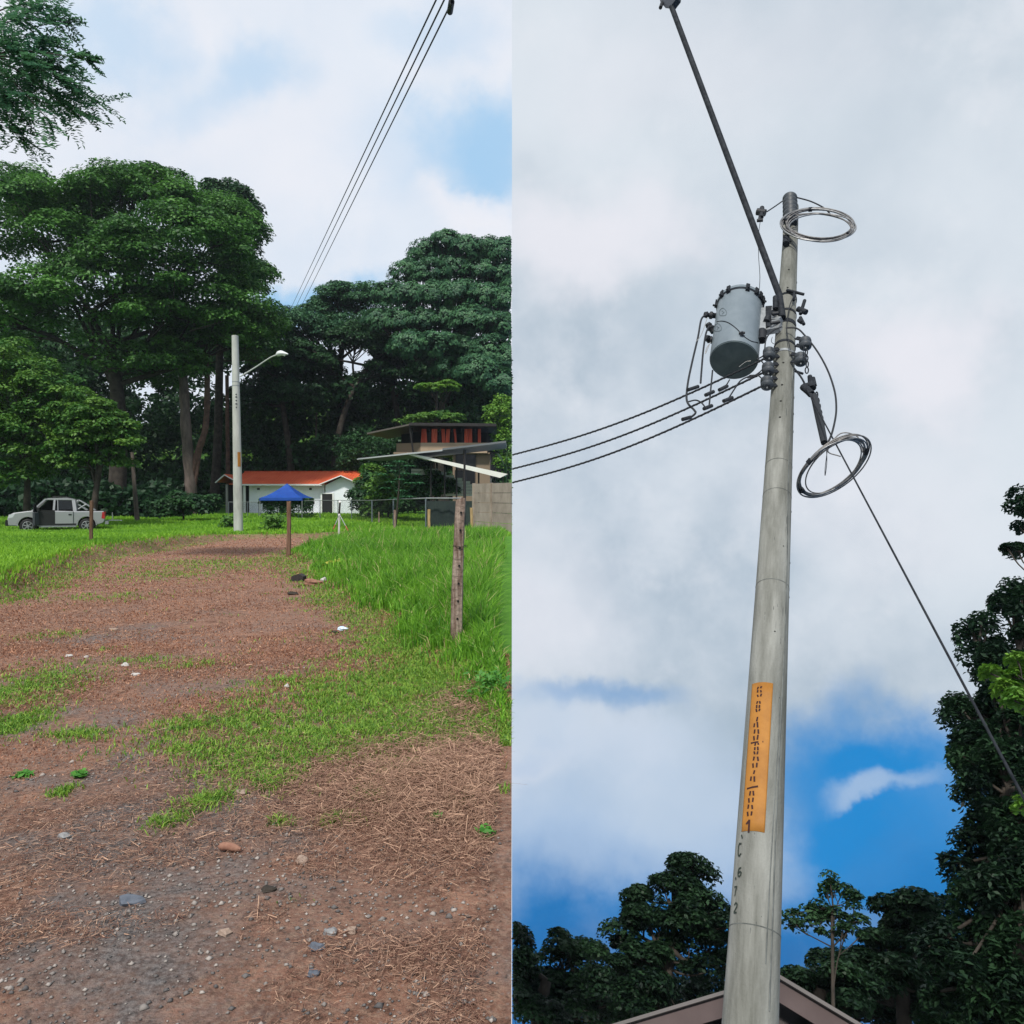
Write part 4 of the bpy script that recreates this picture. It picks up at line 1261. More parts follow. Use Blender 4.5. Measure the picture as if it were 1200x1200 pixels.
    # wheels
    for x in (1.55, -1.55):
        for sg in (1, -1):
            c = T(x, sg * (W - .14), .39)
            q = MB(); q.lathe(c, lf * sg, [(-.12, .32), (-.10, .38), (.10, .38), (.13, .34), (.115, .24)], 26); w = q.build('wheel', BLK, t)
            q = MB(); q.lathe(c + lf * sg * .125, lf * sg, [(-.01, .245), (.02, .235), (.02, .215), (-.01, .212)], 22); q.f.pop(); q.sm.pop()
            for k in range(6):
                a = k * math.pi / 3 + .3; dd = hd * math.cos(a) + up * math.sin(a)
                q.bar(c + lf * sg * .15, c + lf * sg * .14 + dd * .21, .05, .03, lf)
            q.build('rim', STEEL, w)
            q = MB()
            for a in np.linspace(0, math.pi, 12)[:-1]:
                a2 = a + math.pi / 11
                q.bar(T(x + .53 * math.cos(a), sg * (W + .012), .40 + .47 * math.sin(a)), T(x + .53 * math.cos(a2), sg * (W + .012), .40 + .47 * math.sin(a2)), .05, .05, lf)
            q.build('wheel_arch', SILVER, t)
    side([(.95, .33), (-.98, .33), (-.98, .38), (.95, .38)], W, W + .10, STEEL, 'side_step')
    # black plate standing for the shaded bed opening, roll bar, roof rails, lights, bumpers
    q = MB(); q.box(T(-1.72, 0, 1.10), (1.30, 1.62, .03), (hd, lf, up)); q.build('tray_shade', BLK, t)
    q = MB()
    for sg in (1, -1):
        q.tube(curve([T(-1.0, sg * .68, 1.10), T(-1.02, sg * .62, 1.55), T(-1.12, sg * .58, 1.63), T(-1.60, sg * .66, 1.38), T(-2.0, sg * .72, 1.12)], 4), .03, 8)
        q.tube([T(-1.05, sg * .66, 1.18), T(-1.50, sg * .66, 1.43)], .035, 8)
        q.tube([T(-1.08, sg * .64, 1.42), T(-1.55, sg * .68, 1.14)], .035, 8)
    q.tube([T(-1.08, -.6, 1.6), T(-1.08, .6, 1.6)], .04, 8); q.build('roll_bar', STEEL, t)
    q = MB()
    for sg in (1, -1): q.tube(curve([T(.30, sg * .62, 1.74), T(.2, sg * .62, 1.82), T(-.5, sg * .62, 1.80), T(-.62, sg * .62, 1.72)], 3), .02, 6)
    for x in (.05, -.4): q.tube([T(x, -.62, 1.82), T(x, .62, 1.82)], .02, 6)
    q.build('roof_rack', BLK, t)
    side([(-2.36, .74), (-2.545, .72), (-2.52, 1.06), (-2.40, 1.06)], W - .12, W + .012, mat('tail_red', (.35, .01, .015), .3, coat=.5), 'tail_light')
    q = MB(); q.box(T(-2.535, -.75, .9), (.03, .16, .32), (hd, lf, up)); q.build('tail_light', MATS['tail_red'], t)
    side([(2.30, .82), (2.56, .76), (2.50, .95), (2.18, 1.0)], W - .2, W + .006, mat('headlight_glass', (.5, .52, .55), .15), 'headlight')
    q = MB(); q.box(T(2.60, 0, .55), (.14, 1.78, .30), (hd, lf, up)); q.build('front_bumper', BLK, t)
    q = MB(); q.box(T(2.585, 0, .84), (.03, 1.0, .22), (hd, lf, up)); q.build('grille', BLK, t)
    q = MB(); q.box(T(-2.64, 0, .52), (.16, 1.70, .16), (hd, lf, up)); q.build('rear_bumper', STEEL, t)
    q = MB(); q.bar(T(-2.7, 0, .62), T(-3.25, 0, .62), .08, .05); q.tube([T(-2.95, .0, .62), T(-2.95, 0, 1.02)], .025, 6); q.tube([T(-3.2, .0, .62), T(-3.5, 0, .60)], .02, 6); q.build('tow_bar', STEEL, t)
    q = MB(); q.box(T(1.0, W + .12, 1.2), (.10, .2, .16), (hd, lf, up)); q.build('wing_mirror', BLK, t)


pickup()


# ------------------------------------------------------------------ white house with red roof
WALLW = mat('white_wall', (0.74, 0.79, 0.86), .8, color2=(0.82, 0.86, 0.90), scale=1.5)
REDROOF = mat('red_roof', (0.60, 0.100, 0.040), .55, color2=(0.68, 0.15, 0.06), scale=.9)
TRIMW = mat('white_trim', (.75, .76, .76), .6)
DARKIN = mat('interior_shade', (.02, .02, .022), .9)  # near-black colour stands for unlit rooms and openings
BLUE = mat('blue_canvas', (0.004, 0.045, 0.26), .65, color2=(0.007, 0.065, 0.33), scale=2)


def white_house():
    Y = 66.0; s = Y / F
    zg = float(gh(-18, Y))
    def X(px): return (px - 600) * s
    def Z(py): return 1.6 + (587 - py) * s
    t = thing('white_house', 'low white house under a bright red ribbed roof', 'house', (X(340), Y, zg))
    q = MB(); q.box(((X(292) + X(380)) / 2, Y + 2.5, (zg + Z(569)) / 2), (X(380) - X(292), 5, Z(569) - zg)); q.build('wall', WALLW, t)
    # projecting gabled bay
    xa, xb = X(382), X(430); xp = (xa + xb) / 2; yb = Y - 1.6
    q = MB(); q.prism([(xa + .35, yb, zg), (xb - .35, yb, zg), (xb - .35, yb, Z(569)), (xp, yb, Z(559.5)), (xa + .35, yb, Z(569))], (0, 4, 0)); q.build('gable_wall', WALLW, t)
    # porch at left
    xl, xr = X(258), X(287)
    q = MB(); q.box(((xl + xr) / 2 + .15, Y + 2.2, (zg + Z(568)) / 2), (xr - xl - .5, 3.2, Z(568) - zg)); q.build('porch_shade', DARKIN, t)  # solid near-black box stands for the shade inside the porch
    for px in (268, 288.5):
        q = MB(); q.box((X(px), Y - .4, (zg + Z(568)) / 2), (.16, .16, Z(568) - zg)); q.build('porch_post', mat('porch_post', (.30, .30, .29), .8) if px == 268 else TRIMW, t)
    # main roof front slope made of ribbed sheets
    x0, x1 = X(272), X(421); ye, yr = Y - .7, Y + 3.2; ze, zr = Z(567.5), 1.6 + (587 - 553) * yr / F
    nrm = np.array([0, -(zr - ze), yr - ye]); nrm /= np.linalg.norm(nrm)
    n = 14
    for i in range(n):
        a, b = x0 + (x1 - x0) * i / n, x0 + (x1 - x0) * (i + 1) / n - .012
        q = MB(); q.prism([(a, ye, ze + .01 * (i % 2)), (b, ye, ze + .01 * (i % 2)), (b, yr, zr + .01 * (i % 2)), (a, yr, zr + .01 * (i % 2))], -nrm * .04)
        for k in range(3):
            xx = a + (b - a) * (k + .5) / 3; q.bar((xx, ye + .001, ze + .025), (xx, yr, zr + .025), .045, .035)
        q.build('roof_sheet', REDROOF, t)
    q = MB(); q.prism([(x0, yr + .01, zr - .02), (x1, yr + .01, zr - .02), (x1, yr + 3.5, ze), (x0, yr + 3.5, ze)], (0, 0, -.04)); q.build('rear_roof', REDROOF, t)
    q = MB(); q.bar((x0, yr, zr + .04), (x1, yr, zr + .04), .3, .05); q.build('ridge_cap', REDROOF, t)
    q = MB(); q.box(((x0 + X(382)) / 2 + .5, ye - .06, ze - .06), (X(382) - x0 - .9, .08, .13)); q.build('gutter', TRIMW, t)
    # gable roofs: slabs and white barge boards
    def gable(xa, xp, xb, zf, zp, y0, y1, nm, cut=None):
        for (p, r_) in ((xa, xp), (xb, xp)):
            q = MB(); q.prism([(p, y0, zf), (r_, y0, zp), (r_, y1, zp), (p, y1, zf)], (0, 0, .05)); q.build(nm + '_roof', REDROOF, t)
            q = MB(); q.bar((p, y0 - .03, zf - .03), (r_, y0 - .03, zp - .03), .07, .2, (0, 1, 0)); q.build('barge_board', TRIMW, t)
    gable(X(380), xp, xb + .0, Z(568.5), Z(558.0), yb - .5, Y + 3, 'gable')
    gable(X(257.5), X(268), X(284), Z(565.5), Z(556.5), Y - .9, Y + 3, 'porch')
    # doors and vents
    for (pa, pb, pt) in ((383, 395, 579), (328, 336, 590)):
        yy = (yb if pa > 380 else Y) - .02
        q = MB(); q.box(((X(pa) + X(pb)) / 2, yy, (zg + Z(pt)) / 2), (X(pb) - X(pa), .03, Z(pt) - zg)); d = q.build('doorway', DARKIN, t)  # near-black slab stands for the unlit inside of the doorway
        q = MB()
        for xx in (X(pa) - .05, X(pb) + .05): q.box((xx, yy - .03, (zg + Z(pt)) / 2), (.12, .08, Z(pt) - zg))
        q.box(((X(pa) + X(pb)) / 2, yy - .03, Z(pt) + .05), (X(pb) - X(pa) + .2, .08, .1)); q.build('door_frame', TRIMW, d)
    for px in (303, 364):
        q = MB(); q.box((X(px), Y - .02, Z(573)), (.22, .05, .16)); q.build('vent', DARKIN, t)
    q = MB(); q.box((X(340), Y - .5, zg + .06), (X(400) - X(285), 1.0, .12)); q.build('plinth', mat('plinth', (.4, .42, .42), .9), t)


white_house()


def canopy():
    Y = 58.0; s = Y / F; c = A(336.5, 590, Y); zg = float(gh(c[0], Y)); c = np.array([c[0], Y, zg])
    t = thing('canopy_tent', 'blue pop up canopy tent in front of the white house', 'canopy', c)
    hw = 24.5 * s; ze = 1.6 + (587 - 583.5) * s; zp = 1.6 + (587 - 566.5) * s
    cr = [c + [-hw, -hw, 0], c + [hw, -hw, 0], c + [hw, hw, 0], c + [-hw, hw, 0]]
    q = MB(); n = 8
    for k in range(4):
        a, b = cr[k].copy(), cr[(k + 1) % 4].copy()
        rows = []
        for i in range(n + 1):
            f = i / n; z = ze + (zp - ze) * (f ** 1.35)
            pa = a * (1 - f) + c * f; pb = b * (1 - f) + c * f; pa[2] = pb[2] = z
            rows.append((pa, pb))
        for i in range(n):
            q.add([rows[i][0], rows[i][1], rows[i + 1][1], rows[i + 1][0]], [(0, 1, 2, 3)], True)
    q.build('canopy_cloth', BLUE, t)
    for k in range(4):
        a, b = cr[k].copy(), cr[(k + 1) % 4].copy(); a[2] = b[2] = ze
        q = MB(); q.add([a, b, b - [0, 0, .2], a - [0, 0, .2]], [(0, 1, 2, 3)]); q.build('valance', BLUE, t)
    for k in range(4):
        q = MB(); p = c + (cr[k] - c) * .98; q.tube([p, [p[0], p[1], ze]], .03, 6); q.build('leg', STEEL, t)


canopy()


# ------------------------------------------------------------------ mesh fence in front of the houses
def mesh_fence():
    pts = [(268, 59, 588), (290, 58.6, 588), (303, 58, 588), (325, 57.5, 587), (350, 57, 586.5), (375, 56, 586), (396, 54.5, 586), (412, 53, 586), (436, 48.5, 586), (461, 45, 585), (499, 42, 583.5), (541, 41, 583.5)]
    P = []
    for px, Y, py in pts:
        b = gA(px, Y); P.append((b, np.array([b[0], b[1], 1.6 + (587 - py) * Y / F])))
    t = thing('mesh_fence', 'wire mesh fence on thin grey posts in front of the houses', 'fence', P[0][0])
    for i, (b, tp) in enumerate(P):
        q = MB(); q.tube([b, tp], .045 if i in (8, 9, 10) else .028, 8)
        q.build('fence_upright', mat('fence_bluegrey', (.14, .17, .19), .5, .4), t)
    for i in range(len(P) - 1):
        q = MB(); q.tube([P[i][1] - [0, 0, .02], P[i + 1][1] - [0, 0, .02]], .018 if i < 9 else .04, 6); q.build('rail', STEEL, t)
    q = MB()
    for i in range(len(P) - 1):
        (a, a1), (b, b1) = P[i], P[i + 1]
        L = np.linalg.norm(b - a); n = int(L / .11); h = a1[2] - a[2]
        for k in range(-int(h / .11), n, 1):
            for sg in (1, -1):
                f0, f1 = k / n, k / n + h / L
                lo, hi = max(0, f0), min(1, f1)
                if hi <= lo: continue
                u0, u1 = (lo - f0) / (f1 - f0), (hi - f0) / (f1 - f0)
                if sg < 0: u0, u1 = 1 - u0, 1 - u1
                p = a + (b - a) * lo + (a1 - a) * u0; r = a + (b - a) * hi + (b1 - b) * u1
                q.tube([p, r], .0035, 3, cap=False)
    q.build('wire_mesh', STEEL_DARK, t, kind='stuff')
    # dark shade cloth behind the gate end
    b0, b1 = gA(500, 42.3), gA(553, 41.2)
    p = thing('shade_cloth', 'dark green shade cloth stretched behind the gate beside the concrete wall', 'screen', b0)
    q = MB(); vs = []
    for i in range(13):
        f = i / 12; c = b0 + (b1 - b0) * f + [0, .06 * math.sin(i * 1.9), 0]
        for z in (0.1, 1.2 + .03 * math.sin(i * 2.2), 1.55): vs.append((c[0], c[1] + .2, c[2] + z))
    q.add(vs, [(i * 3 + j, i * 3 + j + 3, i * 3 + j + 4, i * 3 + j + 1) for i in range(12) for j in range(2)], True); q.build('cloth', mat('shade_net', (.016, .028, .028), .9, color2=(.03, .045, .04), scale=2), p)
    # creeper hanging on the fence
    rg = np.random.default_rng(9); n = 2600
    px = rg.choice([312, 318, 326, 333, 340, 346, 356, 362], n) + rg.normal(0, 2.4, n); py = 587 + np.abs(rg.normal(0, 7, n)); top = rg.uniform(0, 1, n) < .45
    px = np.where(top, rg.uniform(303, 368, n), px); py = np.where(top, rg.uniform(584.5, 590, n), py)
    C = np.array([A(a, b, 56.9 + rg.uniform(-.2, .2)) for a, b in zip(px, py)])
    V, Q = leaf_mesh('c', C, rg.normal(size=(n, 3)), rg.uniform(.12, .26, n), rg.uniform(.1, .18, n), rg)
    link_mesh('creeper', np_mesh('creeper', V - C[0], Q, tone=rg.uniform(0, 1, n)), LEAF_DARK, None, C[0], label='dark creeper hanging over the mesh fence below the blue canopy', cat='climbing plant')


mesh_fence()

# sandy yard strip beyond the fence
def yard():
    q = MB(); vs = []
    for i in range(13):
        px = 400 + i * 12; Y0, Y1 = 49 - i * .35, 62 - i * .9
        for Y in (Y0, (Y0 + Y1) / 2, Y1):
            g = gA(px, Y, .02); vs.append(g)
    q.add(vs, [(i * 3 + j, i * 3 + j + 3, i * 3 + j + 4, i * 3 + j + 1) for i in range(12) for j in range(2)], True)
    q.build('yard_path', mat('sand', (.36, .28, .22), .95, color2=(.44, .36, .29), scale=1), kind='structure')


yard()


# surveying pole on a bipod
def survey():
    b0 = ground_at(397, 630); Y = b0[1]
    t = thing('surveying_pole', 'white and black surveying pole on a splayed bipod with a white cap', 'surveying pole', b0)
    WH = mat('pole_white', (.78, .78, .76), .5); BK = mat('pole_black', (.015, .015, .015), .5)
    q = MB(); q.tube([b0, A(397.6, 602, Y)], .042, 8); q.build('lower_section', WH, t)
    q = MB(); q.tube([A(397.6, 602, Y), A(398.4, 589.5, Y)], .040, 8); q.build('upper_section', BK, t)
    q = MB(); q.lathe(A(398.4, 589.6, Y), (0, 0, 1), [(0, .03), (.02, .055), (.08, .055), (.11, .02)], 12); q.build('cap', WH, t)
    for (x, y, dy) in ((390.5, 620, -.5), (408, 622, -.4)):
        q = MB(); a = A(398.0, 603, Y); mid = A(398 + (x - 398) * .7, 603 + (y - 603) * .7, Y + dy * .7); e = A(x, y, Y + dy)
        q.tube([a, mid], .018, 6); l = q.build('leg', STEEL, t)
        q = MB(); q.tube([mid, e], .022, 6); q.build('foot', mat('red_foot', (.32, .04, .03), .5), l)


survey()


# palmate sapling
def sapling():
    b0 = gA(463, 43.5); Y = 43.5; rg = np.random.default_rng(30)
    t = thing('palmate_sapling', 'young tree with fans of long drooping leaves behind the short brown post', 'tree', b0)
    q = MB(); q.tube(curve([b0, A(466, 590, Y), A(468, 560, Y), A(467, 545, Y)], 5), np.linspace(.07, .03, 16), 7); q.build('trunk', BARK, t)
    fans = [(467, 541), (455, 546), (480, 546), (462, 552), (474, 555), (448, 556), (486, 556), (458, 565), (480, 566), (468, 562), (470, 575), (452, 572), (490, 566), (462, 584), (478, 582)]
    for i, (x, y) in enumerate(fans):
        c = A(x, y, Y + rg.uniform(-.6, .6)); vs, fs = [], []
        s0 = A(467, min(y + 18, 592), Y)
        st = MB(); st.tube(curve([s0, (s0 + c) / 2 + [0, 0, .05], c], 3), .012, 5)
        for k in range(9):
            a = k * 2 * math.pi / 9 + rg.uniform(-.15, .15); L = rg.uniform(.42, .62)
            d = np.array([math.cos(a), math.sin(a) * .9, .12]); sd = np.array([-math.sin(a), math.cos(a), 0])
            b = len(vs)
            vs += [c, c + d * L * .45 + sd * .065 + [0, 0, .02], c + d * L * .45 - sd * .065 + [0, 0, .02], c + d * L - [0, 0, .22 * L]]
            fs += [(b, b + 1, b + 3, b + 2)]
        st.add(vs, fs)
        me_o = st.build('leaf_fan', leafmat('leaf_palmate', (.03, .13, .05), (.06, .20, .07)), t)


sapling()


# ------------------------------------------------------------------ prefabricated concrete wall
def panel_wall():
    PAN = mat('panel_concrete', (.20, .165, .135), .9, color2=(.36, .31, .27), scale=1.6, bump=.3, bscale=8, lo=.3, hi=.7, streak=(1, 1, .6))
    COLM = mat('column_concrete', (.24, .19, .15), .9, color2=(.38, .32, .27), scale=2)
    a = gA(555.5, 39.5); b = np.array([-.03, 36.2, float(gh(-.03, 36.2))])
    t = thing('panel_wall', 'weathered grey prefabricated concrete panel wall at the right', 'wall', a)
    L = np.linalg.norm(b[:2] - a[:2]); d = (b - a) / np.linalg.norm(b - a); nrm = np.array([d[1], -d[0], 0]) * 1.0
    if nrm[1] > 0: nrm = -nrm
    H = 2.42; n = 5; cols_ = [0.0, .49, 1.0]
    for f in cols_[:2]:
        c = a + (b - a) * f; q = MB(); q.box(c + [0, 0, H / 2 - .02], (.14, .14, H + .06), (d, nrm, [0, 0, 1])); q.build('column', COLM, t)
    for k in range(2):
        p0 = a + (b - a) * cols_[k] + d * .07; p1 = a + (b - a) * cols_[k + 1] - d * (.07 if k == 0 else .0)
        for r in range(n):
            z = r * H / n; h = H / n - .022
            q = MB(); off = nrm * .006 * math.sin(r * 2.1 + k)
            q.box((p0 + p1) / 2 + off + [0, 0, z + h / 2 + .01], (np.linalg.norm(p1 - p0) - .006, .05, h), (d, nrm, [0, 0, 1])); q.build('panel', PAN, t)


panel_wall()


# ------------------------------------------------------------------ beige house and carport behind
def beige_house():
    Y = 60.0; s = Y / F
    def X(px): return (px - 600) * s
    def Z(py): return 1.6 + (587 - py) * s
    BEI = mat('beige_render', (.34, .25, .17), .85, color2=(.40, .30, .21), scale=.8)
    BEI_SHADE = mat('beige_shade', (.22, .165, .115), .85)  # darker copy of the beige render, shade put into the colour
    DRK = mat('dark_steel', (.018, .016, .016), .6)
    CUR = mat('orange_curtain', (.55, .095, .05), .8, color2=(.70, .17, .10), scale=3, streak=(6, 1, .3))
    zg = float(gh(X(515), Y))
    t = thing('beige_house', 'beige two storey house with orange curtains under a flat dark roof', 'house', (X(515), Y, zg))
    q = MB(); q.box(((X(530) + X(574)) / 2, Y + 3, (zg + Z(530)) / 2), (X(574) - X(530), 5, Z(530) - zg)); q.build('lower_wall', BEI_SHADE, t)
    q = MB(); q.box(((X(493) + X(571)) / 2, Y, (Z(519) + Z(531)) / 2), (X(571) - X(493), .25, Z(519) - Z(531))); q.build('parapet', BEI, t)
    q = MB(); q.prism([(X(493) - .02, Y - .12, Z(531)), (X(493) - .02, Y - .12, Z(519)), (X(461), Y + 1.6, Z(518)), (X(461), Y + 1.6, Z(531))], (0, .2, 0)); q.build('side_parapet', BEI_SHADE, t)
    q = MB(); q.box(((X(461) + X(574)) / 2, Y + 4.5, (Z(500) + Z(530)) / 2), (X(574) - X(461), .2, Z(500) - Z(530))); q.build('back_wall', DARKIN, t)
    q = MB(); q.box(((X(461) + X(574)) / 2, Y + 2.4, Z(531)), (X(574) - X(461), 4.6, .15)); q.build('floor_slab', BEI_SHADE, t)
    # roof: flat blade, wing rising to the left
    q = MB(); q.prism([(X(482), Y - 1.2, Z(500.5)), (X(582), Y - 1.2, Z(501.5)), (X(582), Y + 6, Z(501.5)), (X(482), Y + 6, Z(500.5))], (0, 0, .22)); q.build('roof', DRK, t)
    q = MB(); q.prism([(X(426), Y + 1.5, Z(507)), (X(482) - .01, Y - 1.2, Z(500.5)), (X(482) - .01, Y + 6, Z(500.5)), (X(440), Y + 6, Z(507))], (0, 0, .12)); q.build('roof_wing', mat('roof_edge', (.10, .09, .08), .6), t)
    for (a, b, slant) in ((493, 496.5, 1.2), (497, 500.5, -1), (505.5, 512, .4), (518, 522, -1), (522, 526.5, 1), (533, 535.5, -1.6), (544, 549, .3), (549.3, 553.5, -.4), (560, 563.5, 0)):
        n = 5; q = MB(); vs = []
        for i in range(n + 1):
            x = X(a) + (X(b) - X(a)) * i / n; yy = Y + .12 + .08 * (i % 2)
            vs += [(x, yy, Z(518.8)), (x + slant * s, yy, Z(502.5))]
        q.add(vs, [(2 * i, 2 * i + 2, 2 * i + 3, 2 * i + 1) for i in range(n)]); q.build('curtain', CUR, t)
    for px in (482.5, 503, 515, 530, 541, 557, 571):
        q = MB(); q.bar((X(px), Y + .3, Z(519)), (X(px), Y + .3, Z(501)), .1, .1); q.build('roof_post', DRK, t)
    q = MB(); q.bar((X(485.5), Y - .6, Z(531)), (X(482), Y - .9, Z(501)), .12, .12, (0, 1, 0)); q.build('brace_post', DRK, t)
    for (a, b, y0, y1) in ((534, 557, 531, 549), (533, 556, 551, 575), (575, 587, 530, 560)):
        q = MB(); q.box(((X(a) + X(b)) / 2, Y + .45, (Z(y0) + Z(y1)) / 2), (X(b) - X(a), .06, Z(y0) - Z(y1))); w = q.build('window', mat('dark_pane', (.012, .013, .015), .25), t)
        q = MB()
        for f in (0, .5, 1): xx = X(a) + (X(b) - X(a)) * f; q.bar((xx, Y + .40, Z(y0)), (xx, Y + .40, Z(y1)), .06, .05)
        for yy in (y0, y1): q.bar((X(a), Y + .40, Z(yy)), (X(b), Y + .40, Z(yy)), .06, .05)
        q.build('window_frame', DRK, w)

    # carport
    Yc = 49.0; sc = Yc / F
    def x(px): return (px - 600) * sc
    def z(py): return 1.6 + (587 - py) * sc
    c = thing('carport', 'open carport with a sloping white edged roof in front of the beige house', 'carport', (x(535), Yc, float(gh(x(535), Yc))))
    WHT = mat('white_sheet', (.66, .66, .60), .6, color2=(.74, .74, .69), scale=1)
    q = MB(); q.prism([(x(477), Yc, z(530.5)), (x(595), Yc, z(555.5)), (x(586), Yc, z(560)), (x(479), Yc, z(533.2))], (0, .15, 0)); q.build('roof_edge', WHT, c)
    q = MB(); q.prism([(x(478), Yc + .16, z(531.5)), (x(592), Yc + .16, z(556)), (x(592), Yc + 6, z(556)), (x(478), Yc + 6, z(531.5))], (0, 0, .06)); q.build('roof', WHT, c)
    q = MB(); q.prism([(x(414), Yc + 1.2, z(536.5)), (x(478), Yc - .3, z(531.2)), (x(519), Yc - .3, z(527.2)), (x(519), Yc - .3, z(529)), (x(478), Yc - .3, z(533)), (x(414), Yc + 1.2, z(537.5))], (0, .12, .0)); q.build('upper_edge', mat('edge_grey', (.35, .37, .38), .5), c)
    q = MB(); q.prism([(x(519), Yc - .3, z(528)), (x(593), Yc - .3, z(519.2)), (x(593), Yc + 5, z(519.6)), (x(519), Yc + 5, z(528))], (0, 0, .12)); q.build('upper_roof', mat('edge_dark', (.13, .14, .15), .5), c)
    q = MB(); q.prism([(x(415), Yc + 1.3, z(536.5)), (x(519), Yc - .15, z(528)), (x(519), Yc + 5, z(528)), (x(430), Yc + 5, z(536))], (0, 0, .05)); q.build('left_roof', mat('edge_dark', (.13, .14, .15), .5), c)
    for (px, y0) in ((505, 538), (521, 541.5), (535, 544), (544.5, 527), (561, 550), (580, 555)):
        yy = Yc + (.05 if px == 544.5 else 1.2)
        b = gA(px, yy); sc2 = yy / F
        q = MB(); q.tube([b, ((px - 600) * sc2, yy, 1.6 + (587 - y0) * sc2 + (.08 if px != 544.5 else 0))], .09 if px == 544.5 else .055, 8); q.build('roof_post', DRK, c)
    # ribbed white siding wedge: individual boards
    Ys = Yc + 3; ss = Ys / F
    for i in range(9):
        py = 551 + i * 3.6; xl = 482 + max(0, (py - 551)) * 1.9; xr = min(562, 498 + (py - 545) * 2.6)
        xl = max(482 if py < 556 else 520, 482)
        q = MB(); q.box((((xl + xr) / 2 - 600) * ss, Ys - .01 * i, 1.6 + (587 - py) * ss), ((xr - xl) * ss, .04, 3.1 * ss), ((1, 0, 0), (0, .96, .28), (0, -.28, .96)))
        q.build('siding_board', mat('siding', (.42, .44, .42), .7), c)


beige_house()


# banana-like plant at the right edge
def banana():
    b0 = gA(592, 54); t = thing('banana_plant', 'broad leaved banana plant beside the carport at the right edge', 'plant', b0)
    q = MB(); q.tube([b0, A(592, 545, 54)], [.16, .1], 9); q.build('stem', LEAF_LIGHT, t)
    for (x, y, up) in ((578, 532, 4), (598, 540, 2), (584, 552, 3), (597, 527, 6)):
        a = A(592, 547, 54); e = A(x, y, 53.6); n = 8; q = MB(); vs = []
        for i in range(n + 1):
            f = i / n; c = a + (e - a) * f + np.array([0, 0, 1.1 * math.sin(math.pi * f) * .35]); w = .02 + .24 * math.sin(math.pi * min(f * .9 + .08, 1))
            sd = np.array([0.1, .9, .35]); sd /= np.linalg.norm(sd)
            vs += [c + sd * w - [0, 0, .05], c, c - sd * w - [0, 0, .05]]
        vs = [(min(v[0], -.02), v[1], v[2]) for v in vs]
        q.add(vs, [(i * 3 + j, i * 3 + j + 3, i * 3 + j + 4, i * 3 + j + 1) for i in range(n) for j in range(2)], True); q.build('leaf', leafmat('leaf_banana', (.10, .25, .06), (.16, .33, .09)), t)


banana()

# =========================================================================================== place B
ux, uy, uz = WB[:, 2]


def ground_b():
    xs = np.concatenate([np.linspace(.03, 10, 20), np.linspace(12, 60, 20)]); ys = np.concatenate([np.linspace(.8, 12, 20), np.linspace(14, 60, 20)])
    X, Y = np.meshgrid(xs, ys)
    Z = CAM[2] + (-1.6 - ux * (X - CAM[0]) - uy * (Y - CAM[1])) / uz
    V = np.stack([X, Y, Z], -1).reshape(-1, 3); nx, ny = len(xs), len(ys)
    i, j = np.meshgrid(np.arange(nx - 1), np.arange(ny - 1)); a = (j * nx + i).ravel()
    link_mesh('sloping_ground', np_mesh('sloping_ground', V, np.stack([a, a + 1, a + 1 + nx, a + nx], 1), smoothed=True),
              mat('dark_turf', (.03, .055, .02), .95, color2=(.07, .11, .035), scale=.8), kind='structure')


ground_b()

DP = 5.0
_b = B(879, 1200, DP); _tp = B(928, 243, DP)
AX0 = np.array([_b[0], 5.0, 0.0]); AX1 = np.array([_tp[0], 5.0, _tp[2]])
AX0[0] = _b[0] - (_tp[0] - _b[0]) * (_b[2]) / (_tp[2] - _b[2])
ZT = AX1[2]


def axis(z):
    return AX0 + (AX1 - AX0) * (z / ZT)


def prad(z):
    return .162 + (.081 - .162) * (z / ZT)


def zpix(py):
    """height on the pole's axis seen at photo row py"""
    x = np.interp(py, [230, 300, 450, 600, 800, 1200], [928, 926, 920, 913, 902, 879])
    return B(x, py, DP)[2]


def on_pole(px, py, off=.004):
    d = rayB(px, py); o = CAM.copy()
    lo = None
    for s in np.linspace(2.5, 14, 2400):
        p = o + d * s; c = axis(p[2]); r = prad(p[2]) + off
        if math.hypot(p[0] - c[0], p[1] - c[1]) <= r: lo = p; break
    if lo is None:
        # graze: nearest point of the silhouette
        best = 9; 
        for s in np.linspace(2.5, 14, 2400):
            p = o + d * s; c = axis(p[2]); q_ = math.hypot(p[0] - c[0], p[1] - c[1]) - prad(p[2])
            if q_ < best: best = q_; lo = p
        c = axis(lo[2]); v = lo[:2] - c[:2]; v = v / np.linalg.norm(v) * (prad(lo[2]) + off); lo = np.array([c[0] + v[0], c[1] + v[1], lo[2]])
    return lo


